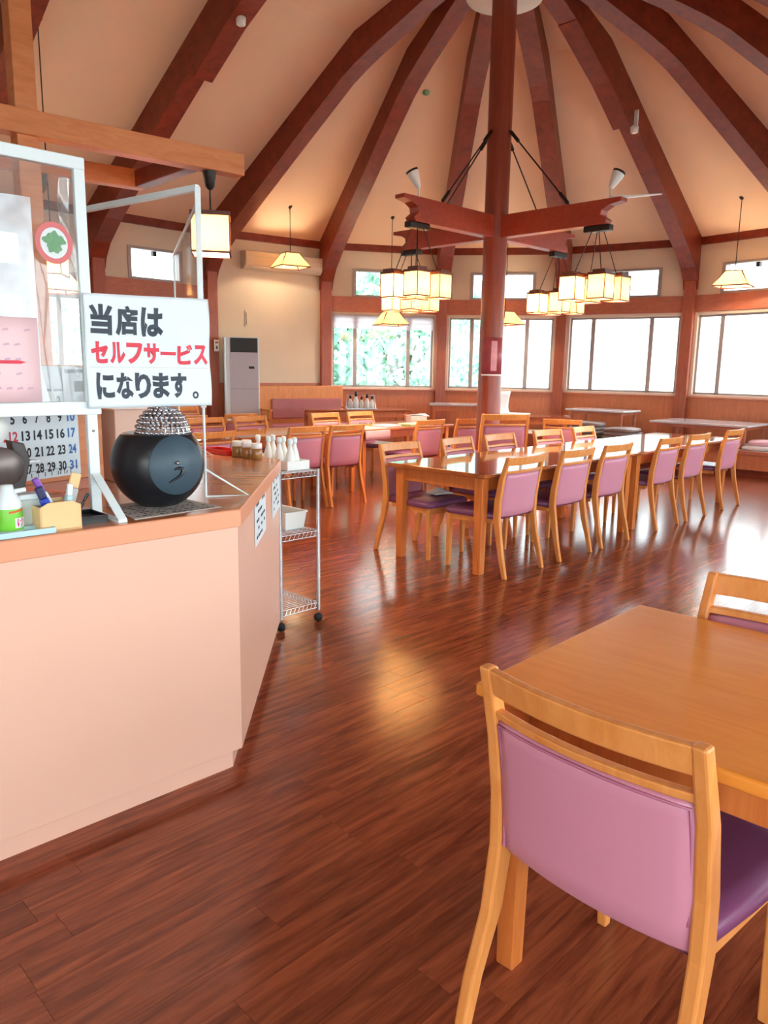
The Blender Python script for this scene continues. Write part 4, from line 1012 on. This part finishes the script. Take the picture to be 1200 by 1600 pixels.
MB().box((0, 0, .05), (.24, .16, .10)).build('box', 'white_paint', t, bevel=.008); MB().grid(lambda a, b: (-.15 + .3 * a, -.1 + .2 * b, .105 + .012 * sin(a * 5) * cos(b * 4)), 8, 6).build('napkin', 'zabuton_white', t, solid=.004)
# condiment set near the garden window
p = Vector((-.35, 12.35))
table('window_table', 'brown table with a condiment tray under the garden window', (p.x - .9, p.y - .35), Vector((.98, .2)).normalized(), Vector((-.2, .98)).normalized(), 1.7, .75, .80, 'gloss_table', 'table_leg')
t = thing('condiment_tray', 'chrome condiment tray with handle on the window table', 'tray', (-.40, 12.45, .80), .2)
MB().box((0, 0, .01), (.5, .22, .014)).build('base', 'chrome', t, bevel=.004); MB().tube([(-.24, 0, .01), (-.22, 0, .22), (.22, 0, .22), (.24, 0, .01)], .008, 8).build('handle', 'chrome', t)
m0 = None
for i, (dx, dy, hh, lab) in enumerate(((-.17, .03, 1.0, 'leftmost'), (-.08, -.04, 1.25, 'tallest'), (.01, .04, .9, 'middle'), (.1, -.03, 1.1, 'fourth'), (.18, .04, .95, 'rightmost'))):
    if m0 is None:
        m0 = thing('condiment_bottle', 'small white condiment bottle with black cap, %s in the window tray' % lab, 'bottle', (-.40 + dx, 12.45 + dy, .817), 0, 'bottles in the condiment tray')
        MB().lathe([(.0, 0), (.035, 0), (.036, .005), (.036, .09), (.02, .13), (.016, .15), (.0, .151)], 14).build('body', 'white_paint', m0); MB().lathe([(.0, .148), (.02, .148), (.02, .185), (.008, .21), (.0, .211)], 12).build('cap', 'black_plastic', m0)
    else: dup(m0, (-.40 + dx, 12.45 + dy, .817), 0, 'small white condiment bottle with black cap, %s in the window tray' % lab, None, hh)

# ================================================================== BACK LEFT WALL THINGS
A, u, n = frame_of(-2); rzw = atan2(u.y, u.x)
def wl3(s, inn, z): p = A + u * s - n * inn; return (p.x, p.y, z)
sg_ = 1 if Vector((-sin(rzw), cos(rzw))).dot(n) > 0 else -1    # local y sign toward the wall
t = thing('wall_air_conditioner', 'long cream wall air conditioner high on the back left wall', 'air conditioner', wl3(1.36, 0, 3.06), rzw)
m = MB(); m.prism([(0, 0), (.10, -.0), (.19, .05), (.21, .12), (.21, .28), (.0, .30)], lambda a, b: (-.78, -sg_ * a, b), lambda a, b: (.78, -sg_ * a, b)); m.build('body', 'wall_unit', t, bevel=.01)
MB().box((0, -sg_ * .15, .035), (1.3, .06, .012)).build('louver', 'white_paint', t); MB().box((0, -sg_ * .211, .2), (1.5, .004, .004)).build('panel_seam', 'light_grey', t)
t = thing('floor_air_conditioner', 'tall white standing air conditioner with a black grille', 'air conditioner', wl3(.42, .34, 0), rzw - .3)
MB().box((-.02, 0, .96), (.55, .40, 1.92)).build('cabinet', 'ac_white', t, bevel=.012)
MB().box((.0, -sg_ * .206, 1.0), (.46, .014, 1.78)).build('front_panel', 'ac_grey', t, bevel=.004); MB().box((.0, -sg_ * .215, 1.79), (.44, .012, .23)).build('grille', 'ac_black', t)
m = MB()
for i in range(6): m.box((0, -sg_ * .222, 1.70 + i * .036), (.42, .008, .006))
m.build('grille_slat', 'ac_black', t); MB().box((.12, -sg_ * .217, 1.43), (.09, .008, .04)).build('control_badge', 'ac_black', t); MB().box((0, -sg_ * .214, 1.08), (.46, .004, .004)).build('panel_seam', 'dark_grey', t)
t = thing('wall_thermometer', 'thin wall thermometer above the standing air conditioner', 'thermometer', wl3(.66, .008, 2.12), rzw)
MB().box((0, 0, .13), (.05, .016, .27)).build('plate', 'wall_unit', t, bevel=.004); MB().tube([(0, -sg_ * .012, .03), (0, -sg_ * .012, .23)], .006, 6).build('glass_tube', 'grey_metal', t)
cv = vtx(-2, RAD - .14); t = thing('wall_switch', 'cream switch plate on the column beside the hanging notice', 'switch', (cv.x + .03, cv.y - .02, 1.70), -(PH - 2 * pi / 8))
MB().box((0, 0, .08), (.09, .012, .19)).build('plate', 'window_white', t, bevel=.003); MB().box((0, -.009, .05), (.03, .012, .05)).build('rocker', 'dark_grey', t, bevel=.002); MB().box((0, -.009, .13), (.05, .01, .03)).build('label_strip', 'column_wood', t)
# wooden bench with pink back
t = thing('bench_sofa', 'wooden bench sofa with slatted end and pink back against the left wall', 'bench', wl3(1.50, .62, 0), rzw)
MB().box((0, sg_ * .22, .80), (1.72, .06, .66)).build('back_frame', 'chair_wood', t, bevel=.01); MB().box((.10, sg_ * .17, .74), (1.4, .06, .34)).build('back_cushion', 'bench_cloth', t, bevel=.02)
MB().box((0, -sg_ * .02, .43), (1.66, .52, .11)).build('seat_cushion', 'pink_vinyl', t, bevel=.03); MB().box((0, 0, .33), (1.72, .54, .08)).build('seat_frame', 'chair_wood', t, bevel=.006)
for e in (-1, 1):
    for q in (-.23, .23): MB().box((e * .84, q, .36), (.05, .05, .72)).build('leg', 'chair_wood', t, bevel=.004)
    MB().box((e * .84, 0, .74), (.06, .56, .04)).build('arm_rail', 'chair_wood', t, bevel=.006)
    for q in (-.14, -.05, .05, .14): MB().box((e * .84, q, .55), (.02, .03, .36)).build('slat', 'chair_wood', t, bevel=.003)

# ================================================================== RAISED TATAMI PLATFORM (right and back) WITH LOW TABLES
def ring_poly(k0, k1, r0, r1):
    o_ = [vtx(k, r1) for k in range(k0, k1 + 1)]; i_ = [vtx(k, r0) for k in range(k0, k1 + 1)]; return o_, i_
ZP = .37
pf_ = thing('tatami_platform', 'raised wooden platform with pale tatami in the right back corner', 'platform', (0, 0, 0))
PC = Vector((.724, -.69))
def inside(p):
    q = p - P0; a = (atan2(q.x, q.y) - PH) % (pi / 8) - pi / 16; return q.length * cos(a) < RAD * cos(pi / 16) - .13
def tmax(c):
    t = 3.9
    while inside(P0 + LD * (t + .01) + PC * c): t += .01
    return t
def pp2(t, c): p = P0 + LD * t + PC * c; return (p.x, p.y)
FT = 3.98; cs_ = [-3.7, -2.45, -1.2, 0, 1.2, 2.45, 3.7]
def pslab(name, t0, z0, z1, mat, c0, c1, bev=0, t1=None):
    q = [pp2(t0, c1), pp2(t0, c0), pp2(t1 or tmax(c0), c0), pp2(t1 or tmax((c0 + c1) / 2), (c0 + c1) / 2), pp2(t1 or tmax(c1), c1)]
    return MB().prism(q, lambda x, y: (x, y, z0), lambda x, y: (x, y, z1)).build(name, mat, pf_, bev)
for c0, c1 in zip(cs_, cs_[1:]):
    pslab('riser_panel', FT + .02, .1, ZP - .06, 'wainscot_wood', c0, c1)
    pslab('toe_recess', FT + .1, 0, .1, 'rib_wood', c0, c1)
    pslab('edge_board', FT, ZP - .06, ZP, 'lintel_wood', c0, c1, .005, FT + .1)
    pslab('tatami_mat', FT + .1, ZP - .06, ZP - .002, 'tatami', c0 + .004, c1 - .004, .004)
def low_table(t_, c_, L, Wd, h, label, mt='white_lacquer', z=ZP):
    x, y = pp2(t_, c_); d = PC; wv = LD
    return table('low_table', label, Vector((x, y)) - d * (L / 2) - wv * (Wd / 2), d, wv, L, Wd, h, mt, 'lintel_wood', 'low tables by the windows', leg=.055, apron=.05, z=z)
low_table(4.74, .80, 1.5, 1.0, .34, 'low table with a pale shiny top on the platform at far right')
low_table(4.86, -1.1, 1.1, .65, .44, 'low pale-topped table on the platform behind the long table')
table('window_table', 'small pale-topped table beside the central post by the windows', (.75, 13.2), Vector((1, -.05)).normalized(), Vector((.05, 1)).normalized(), 1.0, .6, .87, 'white_lacquer', 'table_leg')
t = table('window_table', 'brown table right of the post with a white cover', (1.75, 12.2), Vector((.98, -.2)).normalized(), Vector((.2, .98)).normalized(), 1.15, .7, .74, 'gloss_table', 'table_leg')
t = thing('white_shell_chair', 'white curved legless chair back standing on the table right of the post', 'chair', (2.02, 12.5, .74), -.3)
MB().grid(lambda a, b: (-.25 + .24 * a + (.2 * b * b - .16 * b), -.22 + .44 * a * 0 + .0 + .44 * b * 0 + (.22 - .44 * (1 - a)), .02 + .36 * (1 - b) ** 2), 8, 12).build('shell', 'white_paint', t, solid=.02)
MB().box((.05, 0, .015), (.5, .42, .03)).build('base', 'white_paint', t, bevel=.01)
def zabuton(t_, c_, rz, mat, label, z=ZP, tilt=0, s=.52):
    x, y = pp2(t_, c_)
    lay = []
    for zz, q in ((0, .9), (.012, .98), (.03, 1.0), (.048, .98), (.06, .88)):
        rg = []
        for j in range(20):
            th = 2 * pi * j / 20 + pi / 20; rr_ = (abs(cos(th)) ** 6 + abs(sin(th)) ** 6) ** (-1 / 6); rg.append((s / 2 * q * rr_ * cos(th), s / 2 * q * rr_ * sin(th), zz + .008 * (zz > .02) * cos(2 * th)))
        lay.append(rg)
    m = MB().strip(lay); m.sm = [True] * len(m.sm)
    o = bpy.data.objects.new('floor_cushion', m.mesh('floor_cushion')); o.data.materials.append(MATS[mat]); COL.objects.link(o)
    o.location = (x, y, z); o.rotation_euler = (tilt, 0, rz); tag(o, label, 'cushion', 'floor cushions on the platform'); return o
zabuton(4.27, .55, .9, 'zabuton_white', 'white floor cushion before the far right low table')
zabuton(4.28, 1.18, .75, 'zabuton_pink', 'pink floor cushion lying flat just right of the white one', s=.56)
zabuton(4.34, 1.75, .9, 'zabuton_white', 'white floor cushion under a pink one near the right edge')
zabuton(4.42, 1.78, 1.1, 'zabuton_pink', 'pink floor cushion on top of a white one near the right edge', ZP + .062)
zabuton(4.33, 2.40, .8, 'zabuton_white', 'white floor cushion at the picture edge under two pink ones')
zabuton(4.38, 2.42, .6, 'zabuton_pink', 'lower pink floor cushion of the pile at the picture edge', ZP + .062)
zabuton(4.40, 2.38, 1.0, 'zabuton_pink', 'topmost pink floor cushion of the pile at the picture edge', ZP + .124)
for i in range(4): zabuton(4.28, -1.05 + .02 * (i % 2), .75 + .1 * i, 'zabuton_grey', 'grey-brown floor cushion behind the long table, ' + ('bottom', 'second', 'third', 'top')[i] + ' of the left stack', ZP + i * .062)
for i in range(3): zabuton(4.28, -.42 + .02 * (i % 2), .7 + .1 * i, 'zabuton_grey', 'grey-brown floor cushion behind the long table, ' + ('bottom', 'middle', 'top')[i] + ' of the right stack', ZP + i * .062)

# ================================================================== OUTSIDE
g = MB().box((0, 15, -.35), (160, 160, .1)).build('ground', 'concrete'); struct(g)
def tree(x, y, h, r, mat, label, seed, n=2600, low=.15):
    rr = random.Random(seed); t = thing('garden_tree', label, 'tree', (x, y, -.3), 0, 'trees outside the windows')
    m = MB(); m.tube([(0, 0, 0), (.05, .03, h * .35), (.0, .06, h * .75)], [.14, .1, .05], 8)
    for i in range(6): a = i * 1.05; m.tube([(0, .03, h * .3), (cos(a) * r * .5, sin(a) * r * .5, h * .6)], [.05, .02], 6)
    m.build('trunk', 'bark', t); m = MB()
    for i in range(n):
        th = rr.random() * 2 * pi; q = rr.random() ** .5; zz = low + (1 - low) * rr.random(); prof_ = (sin(pi * min(1, max(0.05, (zz - low * .6))) ** .8) * .8 + .2)
        p = Vector((q * r * prof_ * cos(th), q * r * prof_ * sin(th), zz * h)); ax = Vector((rr.uniform(-1, 1), rr.uniform(-1, 1), rr.uniform(-1, 1))).normalized(); bx_ = ax.orthogonal().normalized(); s_ = rr.uniform(.08, .2)
        m.add([p - ax * s_, p + bx_ * s_ * .45, p + ax * s_, p - bx_ * s_ * .45], [(0, 1, 2, 3)])
    me = bpy.data.meshes.new('foliage'); me.from_pydata(m.v, [], m.f); o = link('foliage', me, mat, t); o['kind'] = 'stuff'
tree(-2.0, 20.5, 4.6, 2.0, 'leaf_a', 'green tree outside the left end of the garden window', 1)
tree(.3, 19.6, 4.2, 1.9, 'leaf_b', 'green tree filling the middle of the garden window', 2)
tree(1.5, 22.5, 5.2, 1.7, 'leaf_a', 'green tree seen at the post side of the garden window', 3)
tree(-7.5, 15.0, 3.4, 2.2, 'leaf_b', 'tree outside the windows behind the vinyl screen', 4)
tree(-10.0, 11.5, 3.6, 2.3, 'leaf_a', 'tree farthest left, outside the counter side windows', 5)
tree(13.5, 19.5, 3.6, 1.4, 'leaf_b', 'small pale tree outside the far right window', 6)
hs = thing('white_house', 'pale white house beyond the windows right of the post', 'building', (6, 27, -.3), -.12)
MB().box((0, 0, 1.6), (9, 5, 3.2)).build('walls', 'house_white', hs); m = MB(); m.prism([(-2.9, 3.2), (2.9, 3.2), (0, 4.6)], lambda a, b: (-4.8, a, b), lambda a, b: (4.8, a, b)); m.build('roof', 'house_roof', hs)
for x in (-3, -.6, 2.2): w_ = MB().box((x, -2.53, 1.7), (1.3, .08, 1.1)).build('window', 'pale_blue', hs); MB().box((x, -2.58, 1.7), (1.1, .03, .9)).build('pane', 'house_roof', w_)
